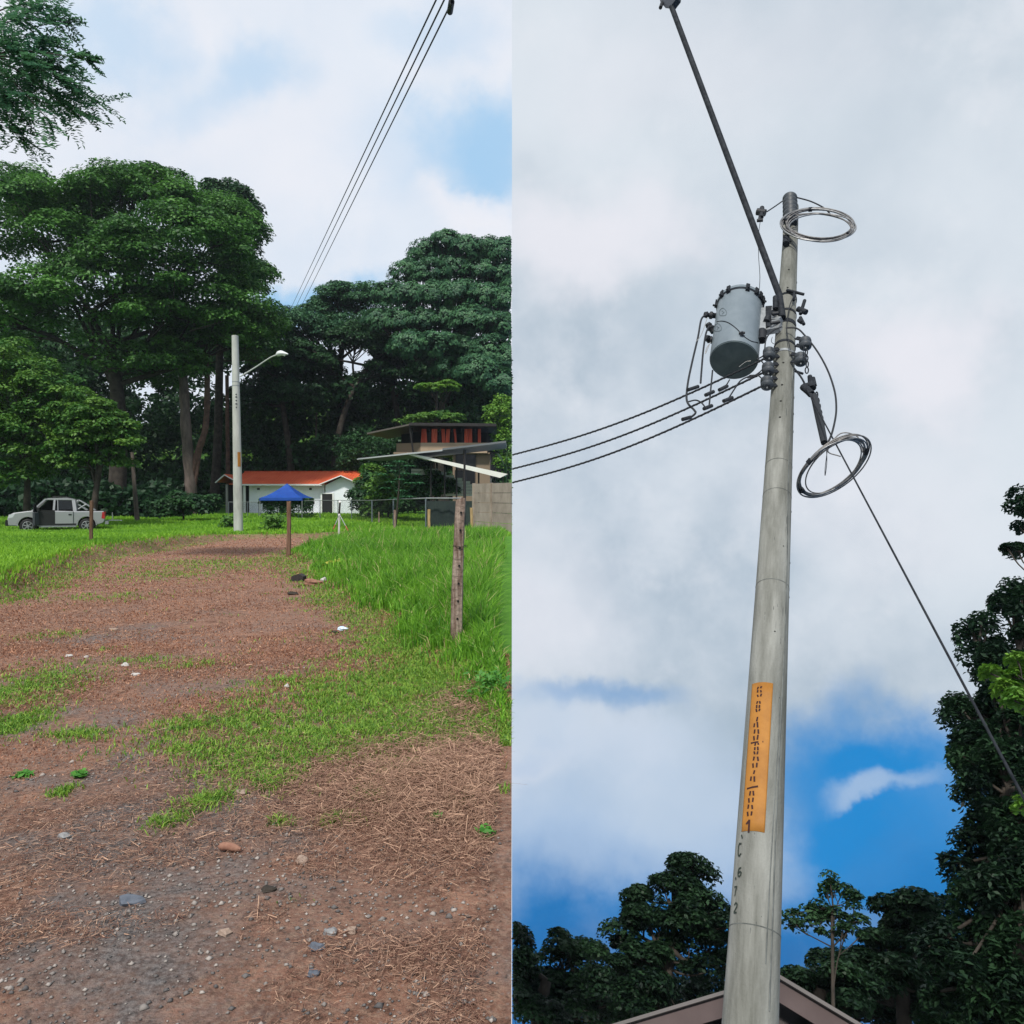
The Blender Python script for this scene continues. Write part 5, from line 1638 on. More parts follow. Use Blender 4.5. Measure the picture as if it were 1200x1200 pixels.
def pole_b():
    t = thing('concrete_utility_pole', 'tall tapering grey concrete pole with an orange number plate', 'utility pole', AX0, MB4)
    q = MB(); zs = np.linspace(0, ZT, 60); q.tube([axis(z) for z in zs], [prad(z) for z in zs], 40); q.build('shaft', CONC_B, t)
    # casting seam running up the front right
    for k, (pts, w) in enumerate(([[(901, 1185), (905, 1080), (908, 990), (914, 860), (919, 760), (922, 660), (923.5, 560), (928, 450), (932, 380), (933, 300)], .0065],
                                  [[(897, 1130), (902, 1030), (906, 960), (911, 880), (915, 800)], .005])):
        q = MB(); P = []
        for (a, b), (c, d) in zip(pts[:-1], pts[1:]):
            for f in np.linspace(0, 1, 6)[:-1]:
                P.append(on_pole(a + (c - a) * f, b + (d - b) * f, 0.0))
        q.tube(P, w, 6); q.build('mould_seam', SEAM, t)
    for y in (548, 583, 690, 1093):
        z = zpix(y); q = MB(); q.lathe(axis(z) - [0, 0, .003], (0, 0, 1), [(0, prad(z) + .0015), (.006, prad(z) + .0015)], 40); q.build('mould_ring', SEAM, t)
    # through holes
    for (x, y) in ((926.5, 283), (924.5, 316), (923, 337), (918, 425), (916.5, 451), (915, 470), (914, 489), (931, 466), (930, 485), (930, 506), (936, 331), (933, 600), (908, 740), (930, 660), (925, 700), (914, 818), (918, 640)):
        p = on_pole(x, y, 0.001); c = axis(p[2]); n_ = p - c; n_[2] = 0; n_ /= np.linalg.norm(n_)
        r = .011 if y < 520 else .006
        q = MB(); q.lathe(p - n_ * .012, n_, [(0, r), (.014, r)], 12); q.build('bolt_hole', DARKHOLE, t)
    # steel bands with tails
    for (y, m_) in ((352, STEEL_DARK), (371, STEEL_DARK), (383, STEEL_DARK), (384.8, STEEL_DARK), (408, STEEL_DARK), (419, STEEL)):
        z = zpix(y); q = MB(); q.lathe(axis(z) - [0, 0, .02], (0, 0, 1), [(0, prad(z) + .006), (.035, prad(z) + .006)], 40); q.build('steel_band', m_, t)
    for (x0, y0, x1, y1, r) in ((922, 340, 942, 345, .016), (931, 343, 930, 352, .014), (943, 352, 938, 368, .018), (935, 362, 945, 366, .03), (938, 372, 942, 380, .018), (936, 375, 940, 378, .022), (932, 435, 941, 438, .012)):
        q = MB(); dd = DP - .12; q.tube([B(x0, y0, dd), B(x1, y1, dd)], r, 8); q.build('band_bolt', STEEL_DARK, t)
    # dark weeping stains below bands and holes
    rs = np.random.default_rng(4)
    for k in range(26):
        y0 = rs.uniform(300, 1120); xm = np.interp(y0, [230, 450, 600, 800, 1200], [928, 920, 913, 902, 879]); hw_ = np.interp(y0, [230, 600, 1200], [6, 12, 26])
        x0 = xm + rs.uniform(-.8, .8) * hw_; ln = rs.uniform(4, 22)
        P = [on_pole(x0 - .06 * f * ln * .9, y0 + f * ln, 0.0) for f in np.linspace(0, 1, 6)]
        q = MB(); q.tube(P, [.0012, .0026, .003, .0022, .0016, .0008], 5); q.build('stain', SEAM, t)
    # orange plate wrapped on the surface
    # the plate follows the pole's round face between two azimuths
    c1 = on_pole(881.5, 803); c2 = on_pole(906, 801); c3 = on_pole(869.5, 976); c4 = on_pole(896, 976)
    def az(p): c = axis(p[2]); return math.atan2(p[1] - c[1], p[0] - c[0])
    ztop, zbot = c2[2], c4[2]
    aR0, aR1 = az(c2), az(c4)
    aL = az(on_pole(882.3, 850)) - .25
    n = 16; vs = []; m = 12
    def norm(a): return a if a < 0 else a - 2 * math.pi
    aR0, aR1, aL = norm(aR0), norm(aR1), norm(aL)
    for j in range(m + 1):
        f = j / m; z = zbot + (ztop - zbot) * f; c = axis(z); r = prad(z) + .003; aR = aR1 + (aR0 - aR1) * f
        for i in range(n + 1):
            a = aL + (aR - aL) * i / n; vs.append((c[0] + r * math.cos(a), c[1] + r * math.sin(a), z))
    q = MB(); q.add(vs, [(j * (n + 1) + i, j * (n + 1) + i + 1, (j + 1) * (n + 1) + i + 1, (j + 1) * (n + 1) + i) for j in range(m) for i in range(n)], True)
    pl = q.build('number_plate', PLATE, t)
    sol = pl.modifiers.new('thick', 'SOLIDIFY'); sol.thickness = .002; sol.offset = -1
    # stencilled digits as they read down the plate
    g1 = lambda x, y: (860 + x / 12.63, 795 + y / 12.63)
    g2 = lambda x, y: (860 + x / 12.0, 885 + y / 12.0)
    def dash(P, w, m_, nm, par):
        q = MB(); vs = []
        pts = [on_pole(a, b, .006) for a, b in P]
        for a, b in zip(pts[:-1], pts[1:]):
            c = axis((a[2] + b[2]) / 2); n_ = (a + b) / 2 - c; n_[2] = 0; n_ /= np.linalg.norm(n_)
            d = b - a; L = np.linalg.norm(d); sd = np.cross(d / L, n_) * w / 2; e = d / L * w * .25
            q.prism([a - sd - e, b - sd + e, b + sd + e, a + sd - e], n_ * .0012)
        return q.build(nm, m_, par)
    def glyph(marks, conv, w=.0110, ln=22):
        for mk in marks:
            x, y, sl = mk[:3]; h = (mk[3] if len(mk) > 3 else ln) * .72; sl = sl * .45
            dash([conv(x + sl, y - h), conv(x - sl, y + h)], w, INK, 'stencil_mark', pl)
    glyph([(355, 145, 12), (402, 130, 10, 14), (352, 190, 2, 18), (400, 188, -6, 18), (355, 260, -10, 18), (402, 245, 10, 20)], g1)
    glyph([(345, 357, 10, 20), (385, 355, -6, 20), (338, 415, 2, 26), (378, 415, 2, 22), (335, 475, -8, 22), (378, 468, 10, 20)], g1)
    glyph([(345, 600, 14, 38), (303, 695, 8, 34), (350, 685, -6, 48)], g1)
    glyph([(307, 785, 8, 34), (362, 785, -4, 36), (298, 885, -5, 36), (352, 870, 10, 42)], g1)
    glyph([(317, 975, 10, 20), (362, 975, -5, 20), (310, 1040, 2, 24), (355, 1036, -3, 28), (305, 1102, -8, 22), (350, 1102, 8, 24)], g1)
    glyph([(280, 50, 10, 34), (338, 50, -8, 34), (270, 145, -4, 34), (322, 140, 6, 38)], g2)
    glyph([(285, 240, 12, 30), (240, 330, 8, 34), (288, 335, -2, 44)], g2)
    glyph([(228, 535, 10, 34), (275, 535, -6, 38), (212, 635, -4, 34), (268, 630, 8, 38)], g2)
    glyph([(203, 725, 8, 34), (258, 730, -6, 32), (195, 825, -6, 34), (248, 822, 8, 36)], g2)
    dash([g2(180, 965), g2(218, 915), g2(208, 1080)], .012, INK, 'stencil_digit', pl)
    dash([g1(258, 958), g1(340, 942), g1(430, 938)], .011, INK, 'stencil_bar', pl)
    dash([g2(190, 472), g2(262, 450), g2(335, 438)], .011, INK, 'stencil_bar', pl)
    # painted characters below the plate
    g3 = lambda x, y: (845 + x / 9.23, 970 + y / 9.23)
    dash([g3(222, 80), g3(230, 112)], .008, INK_GREY, 'painted_mark', t)
    dash([g3(218, 172), g3(200, 170), g3(190, 200), g3(186, 250), g3(186, 295), g3(198, 305), g3(215, 280)], .009, INK_GREY, 'painted_character', t)
    dash([g3(216, 432), g3(196, 440), g3(184, 480), g3(184, 515), g3(196, 528), g3(212, 512), g3(218, 485), g3(206, 472), g3(188, 488)], .008, INK_GREY, 'painted_character', t)
    dash([g3(158, 540), g3(160, 556)], .009, INK_GREY, 'painted_mark', t)
    dash([g3(148, 640), g3(170, 636), g3(156, 690), g3(150, 732)], .008, INK_GREY, 'painted_character', t)
    dash([g3(146, 830), g3(160, 812), g3(174, 826), g3(172, 850), g3(140, 912), g3(142, 918), g3(166, 916)], .008, INK_GREY, 'painted_character', t)
    return t


POLE = pole_b()


def tb(pts, D, r, name, m_, n=6, n_=7, **kw):
    """smooth cable through photo points at distance D (or a list of distances)"""
    Ds = [D] * len(pts) if np.isscalar(D) else D
    q = MB(); P = curve([B(x, y, d) for (x, y), d in zip(pts, Ds)], n)
    q.tube(P, r, n_)
    return q.build(name, m_, frame=MB4, **kw)


# luminaire on its long arm
def luminaire():
    p0 = B(914, 362, DP - .12)
    t = thing('street_light', 'long dark street light arm reaching up to the top left from the pole head', 'street light', p0, MB4)
    q = MB(); dd = [DP - .13, DP - .2, DP - .95, DP - 1.45]; pts = [(917, 372), (913, 345), (851, 172), (787, 8)]
    P = [B(x, y, d) for (x, y), d in zip(pts, dd)]
    P = [P[0], P[1]] + [P[1] + (P[3] - P[1]) * f for f in (.3, .6, .9, 1)]
    q.tube(P, .036, 12); q.build('arm', STEEL_DARK, t)
    a, b = P[1], P[3]; d = (P[-1] - P[1]); d /= np.linalg.norm(d)
    e = P[-1]; q = MB()
    sd = np.cross(d, [0, 0, 1.0]); sd /= np.linalg.norm(sd); up = np.cross(sd, d)
    prof = [(-.02, .07), (.05, .13), (.25, .17), (.55, .16), (.72, .06)]
    for (h0, w0), (h1, w1) in zip(prof[:-1], prof[1:]):
        vs = [];
        for h, w in ((h0, w0), (h1, w1)):
            c = e + d * h + sd * -.06
            vs += [c - sd * w - up * .03, c + sd * w - up * .03, c + sd * w * .7 + up * .06, c - sd * w * .7 + up * .06]
        q.add(vs, [(0, 1, 5, 4), (1, 2, 6, 5), (2, 3, 7, 6), (3, 0, 4, 7), (3, 2, 1, 0), (4, 5, 6, 7)])
    q.build('lamp_head', mat('lamp_grey', (.05, .056, .07), .5), t)
    q = MB(); q.tube([B(776, 3, 3.6), B(774, 9, 3.6)], .025, 8); q.build('photo_cell', CABLE, t)
    q = MB(); q.tube([B(788, 1, 3.6), B(790, 3, 3.6)], .02, 8); q.build('latch', CABLE, t)
    q = MB(); q.tube([B(907, 352, DP - .14), B(914, 352, DP - .12)], .03, 8); q.tube([B(909, 348, DP - .2), B(909, 362, DP - .16)], .03, 8); q.build('arm_bracket', STEEL_DARK, t)


luminaire()


# ribbed insulator at the top of the pole
def top_insulator():
    z0 = zpix(262); c0 = axis(ZT) + [-.03, -.08, -.02]
    p0 = B(926.5, 262, DP - .10); p1 = B(925.5, 228, DP - .10)
    t = thing('line_insulator', 'dark grey ribbed insulator standing at the very top of the pole', 'insulator', p0, MB4)
    ax = p1 - p0; L = np.linalg.norm(ax)
    prof = []
    for k in range(6):
        h = L * (.10 + .14 * k); prof += [(h, .060), (h + L * .03, .088), (h + L * .06, .090), (h + L * .10, .062)]
    prof = [(0, .075), (L * .08, .07)] + prof + [(L * .97, .05), (L * 1.0, .035)]
    q = MB(); q.lathe(p0, ax, prof, 24); q.build('ribbed_body', PORCELAIN, t)
    q = MB(); a, b = B(921, 286, DP - .12), B(922, 262, DP - .12); q.tube([a, b], [.04, .035], 12); q.build('pin', STEEL_DARK, t)
    q = MB(); q.bar(B(921, 277, DP - .14), B(921, 264, DP - .14), .07, .05, (0, 1, 0)); q.build('ridge_iron', CONC_B, t)


top_insulator()


def coil(name, label, px, py, D, ra, rb, ang, n, r, m_, jit=.05, seed=0, tilt=1):
    rg = np.random.default_rng(seed)
    s = Bdepth(px, py, D) / F; c = B(px, py, D)
    back = -rayB(px, py); back /= np.linalg.norm(back)
    right = RB @ np.array([1, 0, 0.]); right = right - back * right.dot(back); right /= np.linalg.norm(right); up = np.cross(back, right)
    ca, sa = math.cos(ang), math.sin(ang)
    e1 = right * ca + up * sa; e2f = -right * sa + up * ca
    k = rb / ra; e2 = e2f * k + back * math.sqrt(1 - k * k) * tilt
    R = ra * s
    t = thing(name, label, 'wire coil', c, MB4, group='coils of spare wire on the pole')
    for i in range(n):
        dc = (e1 * rg.normal(0, jit) + e2 * rg.normal(0, jit) + back * rg.normal(0, jit)) * R
        rr = R * (1 + rg.normal(0, jit * .7)); P = []
        sq = rg.normal(0, .03)
        for a in np.linspace(0, 2 * math.pi, 49):
            P.append(c + dc * (.6 + .4 * math.sin(a + i)) + e1 * rr * math.cos(a) * (1 + sq) + e2 * rr * math.sin(a) * (1 - sq) + back * .02 * math.sin(2 * a + i))
        q = MB(); q.tube(P, r, 6); q.build('wire_loop', m_ if i % 3 else ALU, t)
    # bindings
    for a in (math.pi * .97, -.5, 1.9):
        P = c + e1 * R * math.cos(a) + e2 * R * math.sin(a); q = MB(); tg = -e1 * math.sin(a) + e2 * math.cos(a); q.tube([P - tg * .018, P + tg * .018], R * .075, 8); q.build('binding', STEEL_DARK, t)
    return t


coil('wire_coil', 'upper coil of bare wire ringed beside the head of the pole', 959, 263, DP - .15, 38.5, 17, -.07, 9, .0085, mat('coil_wire', (.07, .07, .075), .5, .4, color2=(.24, .23, .22), scale=14), .10, 3, tilt=-1)
coil('wire_coil', 'lower coil of bare wire hanging in mid air right of the pole', 976, 547, DP - .45, 43.5, 22.5, .74, 10, .0055, MATS['coil_wire'], .08, 5)
tb([(985, 535), (970, 528), (985, 508), (1005, 512), (1011, 530)], DP - .45, .005, 'loose_strand', MATS['coil_wire'], label='loose strand looping above the lower coil', cat='wire')
tb([(932, 231), (950, 236), (966, 244), (974, 252)], DP - .1, .009, 'tie_strand', CABLE, label='twisted strand from the top insulator to the upper coil', cat='wire')
tb([(918, 235), (908, 242), (899, 248)], DP - .1, .008, 'tie_strand', CABLE, label='short strand from the top insulator to the hot line clamp', cat='wire')
tb([(892, 252), (889, 275), (889, 300), (890.5, 325), (889, 349)], DP - .05, .0035, 'drop_wire', STEEL_DARK, label='thin drop wire from the hot line clamp down to the transformer', cat='wire')


def hot_clamp():
    p = B(891, 249, DP - .1); t = thing('line_clamp', 'small dark hot line clamp left of the top insulator', 'clamp', p, MB4)
    q = MB(); q.tube([B(887, 248, DP - .1), B(897, 249.5, DP - .1)], .045, 8); q.tube([B(893, 243.5, DP - .1), B(892, 255, DP - .1)], .03, 8); q.build('clamp_body', CABLE, t)
    q = MB(); q.tube([B(891, 252, DP - .1), B(890, 258, DP - .1)], .02, 8); q.tube([B(887, 258.5, DP - .1), B(894, 258, DP - .1)], .022, 8); q.build('eye_screw', CABLE, t)


hot_clamp()


# ------------------------------------------------------------------ transformer
def transformer():
    c0 = B(860, 422, DP - .02); s = Bdepth(860, 422, DP) / F
    zt = B(868.5, 361, DP)[2]
    H = zt - c0[2]; R = 27.8 * s
    t = thing('transformer', 'grey cylindrical transformer can hung on the left of the pole', 'transformer', c0, MB4)
    q = MB(); q.lathe(c0, (0, 0, 1), [(.0, R * .985), (.012, R), (H * .3, R), (H * .7, R), (H - .012, R)], 56); q.build('tank', TRANS, t)
    q = MB(); q.lathe(c0 - [0, 0, .012], (0, 0, 1), [(0, R * .955), (.011, R * .958)], 56); q.build('base_plate', TRANS_SHADE, t)
    q = MB(); q.lathe(c0, (0, 0, 1), [(H - .012, R * 1.05), (H + .025, R * 1.06), (H + .03, R * 1.02), (H + .07, R * .85), (H + .09, .02)], 56); q.build('lid', TRANS, t)
    q = MB(); q.lathe(c0, (0, 0, 1), [(H - .035, R * 1.012), (H - .014, R * 1.012)], 56); q.build('lid_band', STEEL_DARK, t)
    for k, a in enumerate(np.radians([-168, -138, -118, -72, -48, -33, -18, 30, 100, 150])):
        d = np.array([math.cos(a), math.sin(a), 0]); p = c0 + d * R * 1.05 + [0, 0, H - .06]
        q = MB(); q.box(p + [0, 0, .045], (.03, .04, .11), (d, np.cross([0, 0, 1.0], d), (0, 0, 1))); q.tube([p, p + d * .035 + [0, 0, .01]], .012, 6); q.build('lid_clamp', STEEL_DARK, t)
    def side_pt(px, py):
        # point on the tank's front face
        d = rayB(px, py); best = None
        for u in np.linspace(4, 12, 3000):
            p = CAM + d * u
            if math.hypot(p[0] - c0[0], p[1] - c0[1]) <= R + .003: return p
            e = abs(math.hypot(p[0] - c0[0], p[1] - c0[1]) - R)
            if best is None or e < best[0]: best = (e, p)
        return best[1]
    # three low voltage bushings on the left
    for (x, y, x2, y2) in ((838, 370, 828.5, 369), (834.5, 387, 831, 382), (833.5, 399, 830, 397)):
        a, b = B(x, y, DP), B(x2, y2, DP - .02); q = MB(); ax = b - a; L = np.linalg.norm(ax)
        q.lathe(a, ax, [(-.03, .03), (L * .3, .03), (L * .4, .042), (L * .6, .042), (L * .7, .024), (L * .9, .024), (L, .038), (L + .03, .03)], 12); q.build('bushing', CABLE, t)
    # printed badges, thin
    for (x, y, w, h) in ((847, 366, 4.5, 4.5), (841, 384, 4.5, 4.5)):
        P = [side_pt(x + w * math.cos(a), y + h * math.sin(a) * (1 + .15 * math.sin(3 * a))) for a in np.linspace(0, 2 * math.pi, 13)]
        q = MB(); q.tube(P, .003, 5)
        q.tube([side_pt(x - 1, y - 2), side_pt(x + 1.5, y), side_pt(x - 1, y + 2)], .003, 5); q.build('badge', mat('badge_ink', (.12, .15, .17) if x > 845 else (.22, .15, .18), .7), t)
    # ground strap line across the tank
    P = [side_pt(x, y) for x, y in ((840, 377), (846, 376.2), (852, 377.5), (858, 381), (864, 386), (869, 391.5), (874, 396), (881, 400), (888, 401.5))]
    q = MB(); q.tube(curve(P, 4), .005, 6); q.build('ground_strap', STEEL_DARK, t)
    p = side_pt(869.5, 392); q = MB(); q.tube([p + [0, -.0, .03], p + [0, -.03, -.03]], .018, 8); q.tube([p + [-.03, -.02, 0], p + [.03, -.02, 0]], .012, 8); q.build('ground_lug', CABLE, t)
    # hanger brackets reaching the pole
    for (y0, y1, hh) in ((367, 363, .06), (372, 376, .05), (389, 384, .07), (380, 379, .04)):
        q = MB(); q.bar(B(889, y0, DP - .02), B(915, y1, DP - .12), .07, hh, (0, 0, 1)); q.build('hanger_bracket', STEEL, t)
    for (x0, y0, x1, y1) in ((893, 362, 893, 394), (901, 360, 902, 384), (908, 366, 908, 380)):
        q = MB(); q.bar(B(x0, y0, DP - .1), B(x1, y1, DP - .1), .07, .035, (0, 1, 0)); q.build('hanger_plate', STEEL if x0 != 901 else STEEL_DARK, t)
    q = MB(); q.tube([B(893, 388, DP - .1), B(893, 399, DP - .1)], .045, 10); q.build('arrester', CABLE, t)
    q = MB(); q.tube([B(898, 377, DP - .12), B(900, 372, DP - .12)], .035, 8); q.tube([B(905, 368, DP - .16), B(912, 367, DP - .16)], .022, 8); q.tube([B(903, 379, DP - .16), B(914, 377, DP - .16)], .018, 8); q.build('hanger_bolt', CABLE, t)


transformer()


# ------------------------------------------------------------------ spool racks
def spool(px, py, side, label):
    d0 = DP - .14
    t = thing('spool_insulator', label, 'insulator', B(px, py, d0), MB4, group='spool insulators clamped on the pole')
    a = B(px, py + 4.6, d0); b = B(px - .6, py - 4.6, d0); ax = b - a; L = np.linalg.norm(ax)
    q = MB(); q.lathe(a, ax, [(0, .034), (L * .12, .058), (L * .34, .060), (L * .44, .036), (L * .56, .036), (L * .66, .060), (L * .88, .058), (L, .034)], 18); q.build('spool', PORCELAIN, t)
    for dy in (-4.2, 4.2):
        q = MB(); q.bar(B(px, py + dy, d0), B(px + 11 * side, py + dy - 2.2, DP - .1), .012, .04, (0, 0, 1)); q.build('clevis_strap', STEEL_DARK, t)
    q = MB(); q.tube([B(px, py - 6, d0), B(px, py + 6, d0)], .009, 6); q.build('spool_pin', STEEL, t)


spool(901.5, 415, 1, 'uppermost of the three spool insulators left of the pole')
spool(900.5, 432.5, 1, 'middle one of the three spool insulators left of the pole')
spool(899, 449, 1, 'lowest of the three spool insulators left of the pole')
spool(944, 402.5, -1, 'larger spool insulator right of the pole above its neighbour')
spool(938.5, 421, -1, 'small spool insulator right of the pole below its neighbour')

# three twisted service conductors leaving to the left
ends = [(600.8, 533), (600.8, 549.5), (600.8, 565.5)]
starts = [(897, 420), (894, 437), (892, 453)]
zz = [B(897, 420, DP)[2], B(894, 437, DP)[2], B(892, 453, DP)[2]]
mids = [[(800, 460)], [(800, 474)], [(800, 491)]]
for k in range(3):
    e = Bz(ends[k][0], ends[k][1], zz[k] - .05); s0 = B(*starts[k], DP - .14)
    P = [s0 + (e - s0) * f - np.array([0, 0, .16 * math.sin(math.pi * f)]) for f in np.linspace(0, 1, 34)]
    q = MB(); q.tube(P, .0105, 7)
    # second strand wound around the first
    Pw = []
    N_ = 420
    for i in range(N_):
        f = i / (N_ - 1); c = s0 + (e - s0) * f - np.array([0, 0, .16 * math.sin(math.pi * f)]); a = f * 2 * math.pi * 46
        Pw.append(c + np.array([0, math.cos(a), math.sin(a)]) * .009)
    q.tube(Pw, .006, 5)
    q.build('service_cable', CABLE, frame=MB4, label=['highest', 'middle', 'lowest'][k] + ' of the three twisted cables leaving the pole to the left', cat='cable', group='twisted cables leaving to the left')

# jumpers between transformer and cables
J = [([(828, 369), (822, 374), (818, 395), (811, 425), (806, 450), (805, 470), (813, 480), (815, 484), (809, 489), (801, 491)], .013, 'outermost dark jumper drooping left of the transformer'),
     ([(831, 382), (827, 392), (824, 412), (822, 435), (821, 449)], .012, 'inner dark jumper hanging left of the transformer'),
     ([(835, 434), (833, 455), (831, 476)], .010, 'short straight jumper below the left rim of the transformer'),
     ([(806, 471), (815, 469), (822, 472), (827, 478)], .009, 'short arched jumper between the lower two twisted cables'),
     ([(855, 445), (852, 450), (848, 455)], .008, 'tiny jumper just under the transformer base'),
     ([(880, 440), (868, 446), (860, 457), (853, 468)], .009, 'slanting jumper dropping to the lowest twisted cable'),
     ([(888, 421), (894, 425), (894, 432), (886, 439), (876, 443)], .008, 'upper hooked jumper beside the spool insulators'),
     ([(878, 440), (888, 440), (894, 446), (893, 452), (884, 456)], .008, 'lower hooked jumper beside the spool insulators'),
     ([(916, 383), (905, 388), (898, 397), (896, 410), (894, 417), (887, 421)], .009, 'curved lead from the pole bands to the highest cable'),
     ([(921, 384), (934, 385), (944, 394), (958, 412), (970, 434), (978, 458), (980, 478), (978, 495), (973, 513), (966, 524)], .011, 'long dark lead arching right of the pole down to the lower coil'),
     ([(931, 345), (925, 360), (922, 385), (926, 410)], .006, 'thin lead running down the face of the pole head')]
for k, (pts, r, lab) in enumerate(J):
    tb(pts, DP - .16, r * .8, 'jumper_wire', CABLE, label=lab, cat='wire', group='jumper wires at the pole head')
for (pts, r, lab) in (([(829, 372), (822, 392), (816, 400)], .0035, 'thin pale tie wire by the top bushing'), ([(833, 401), (828, 408), (827, 414), (832, 402)], .0035, 'thin pale tie wire by the lowest bushing'),
                      ([(905, 395), (904, 400), (907, 403), (912, 402)], .003, 'fine wire curl left of the pole bands'), ([(942, 405), (942, 418), (945, 430)], .0035, 'fine chain link above the dead end clamp'),
                      ([(968, 520), (969, 540), (967, 557), (967, 548), (970, 524)], .003, 'thin loop of wire dangling inside the lower coil'), ([(880, 423), (874, 424), (866, 430)], .0025, 'pale fine wire in front of the transformer base')):
    tb(pts, DP - .25, r, 'fine_wire', ALU_WIRE if 'pale' in lab else STEEL_DARK, label=lab, cat='wire', group='fine wires at the pole head')
for (x0, y0, x1, y1) in ((806, 457, 818, 453), (827, 463, 836, 459), (843, 457, 852, 452.5), (825, 479, 834, 475.5), (848, 470, 858, 466), (800, 491.5, 809, 489)):
    a, b = B(x0, y0, DP - .35), B(x1, y1, DP - .3); q = MB(); q.tube([a, b], .018, 8)
    q.build('cable_connector', CABLE, frame=MB4, label='black compression sleeve ' + {806: 'on the highest cable, farthest left of its row', 827: 'on the highest cable under the left rim of the transformer', 843: 'on the middle cable directly under the transformer', 825: 'on the lowest cable below the middle of the jumper wires', 848: 'on the lowest cable nearest the pole', 800: 'ending the drooping jumper, lowest of all sleeves'}[x0], cat='connector', group='compression sleeves on the twisted cables')


# dead-end hardware and stay wire on the right
def dead_end():
    p = B(948, 452, DP - .2); t = thing('dead_end_clamp', 'heavy dead end clamp with chain hanging at the right of the pole', 'clamp', p, MB4)
    q = MB(); q.tube([B(949, 441, DP - .2), B(952, 455, DP - .2)], [.022, .036], 8); q.tube([B(944, 452, DP - .2), B(955, 449, DP - .2)], .024, 8); q.tube([B(953, 443, DP - .2), B(955, 452, DP - .2)], .018, 8); q.build('clamp_body', STEEL_DARK, t)
    q = MB(); q.tube([B(941, 453, DP - .25), B(947, 458, DP - .25), B(951, 462, DP - .25)], .035, 8); q.build('shackle', STEEL_DARK, t)
    q = MB(); q.tube([B(954, 464, DP - .3), B(960, 490, DP - .36), B(966, 519, DP - .42)], [.03, .033, .028], 8); q.tube([B(950, 462, DP - .3), B(959, 485, DP - .36)], .014, 6); q.build('grip_sleeve', CABLE, t)
    P = [(945, 413), (945, 420), (946, 427), (945.5, 434)]
    for i, (x, y) in enumerate(P + [(957, 463), (958, 470), (960, 477), (961, 484), (963, 491), (964, 498)]):
        c = B(x, y, DP - .25); q = MB(); R = .022; rt = RB @ np.array([1, 0, 0.]); up = RB @ np.array([0, 1.0, 0]); bk = RB @ np.array([0, 0, 1.0])
        h = rt if i % 2 else (rt * .3 + bk * .95)
        q.tube([c + h * R * .7 * math.cos(a) + up * R * 1.3 * math.sin(a) for a in np.linspace(0, 2 * math.pi, 13)], .006, 5); q.build('chain_link', STEEL_DARK, t)
    q = MB(); q.tube(curve([B(931, 432, DP - .12), B(940, 444, DP - .2), B(948, 461, DP - .3)], 4), .010, 6); q.build('link_rod', STEEL_DARK, t)


dead_end()
a = B(948, 461, DP - .3); e = B(1203, 941, 3.3)
P = [a + (e - a) * f for f in np.linspace(0, 1.12, 16)]
q = MB(); q.tube(P, .0060, 7); g = q.build('stay_wire', STEEL_DARK, frame=MB4, label='long taut stay wire running from the clamp down to the lower right', cat='wire')
d_ = (e - a) / np.linalg.norm(e - a)


# ------------------------------------------------------------------ trees and roof of place B
def gB(px, py, D):
    p = B(px, py, D); return np.array([p[0], p[1], 0.0])


def treeB(name, lab, D, lobes, n, leaf, clump, seed, lm=None, tr=.25, flat=.7, limbs=True, trunkpx=None, **kw):
    px, py = trunkpx or (lobes[0][0], lobes[0][1])
    b0 = gB(px, py, D); top = B(px, py, D)
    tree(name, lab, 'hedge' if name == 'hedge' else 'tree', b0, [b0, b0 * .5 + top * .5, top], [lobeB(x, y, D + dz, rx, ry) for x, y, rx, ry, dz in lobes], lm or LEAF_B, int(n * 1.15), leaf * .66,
         clump=clump * .58, flat=flat, frame=MB4, kf=kw.pop('kf', .46), fork=(.80, .99), shell=(.62, 1.38), group='trees behind the utility pole', seed=seed, trunk_r=tr, limbs=limbs, below=kw.pop('below', -.5), **kw)


treeB('dark_tree', 'dense dark tree with knobbly crown left of the utility pole', 20,
      [(785, 1050, 32, 24, 0), (790, 1022, 18, 14, 0), (812, 1025, 14, 14, 0), (755, 1065, 22, 16, 0), (740, 1095, 34, 20, 0), (800, 1090, 48, 26, 0), (830, 1068, 22, 16, 0),
       (730, 1130, 36, 26, 0), (780, 1140, 50, 30, 0), (835, 1120, 30, 30, 0), (770, 1185, 70, 30, 0), (725, 1180, 40, 30, 0)], 42000, .17, .75, 101, tr=.22, trunkpx=(785, 1110))
treeB('dark_tree', 'low dark tree at the bottom left with a notched crown', 24,
      [(670, 1112, 26, 16, 0), (655, 1130, 24, 18, 0), (685, 1150, 34, 26, 0), (640, 1170, 46, 30, 0), (690, 1190, 50, 26, 0)], 15000, .2, .8, 102, trunkpx=(670, 1150))
treeB('dark_tree', 'dark tree cut by the left edge of the grey sky', 22,
      [(604, 1116, 16, 18, 0), (612, 1138, 18, 18, 0), (600, 1170, 34, 34, 0), (610, 1200, 40, 28, 0)], 9000, .19, .8, 103, trunkpx=(640, 1150))
treeB('hedge', 'dark low band of bushes behind the gabled roof at the foot of the tall pole', 24,
      [(_x, 1182 + 8 * math.sin(_x * .05), 34, 24, 0) for _x in range(625, 1200, 44)], 46000, .2, .9, 111, tr=.12, trunkpx=(880, 1195), kf=1.2)
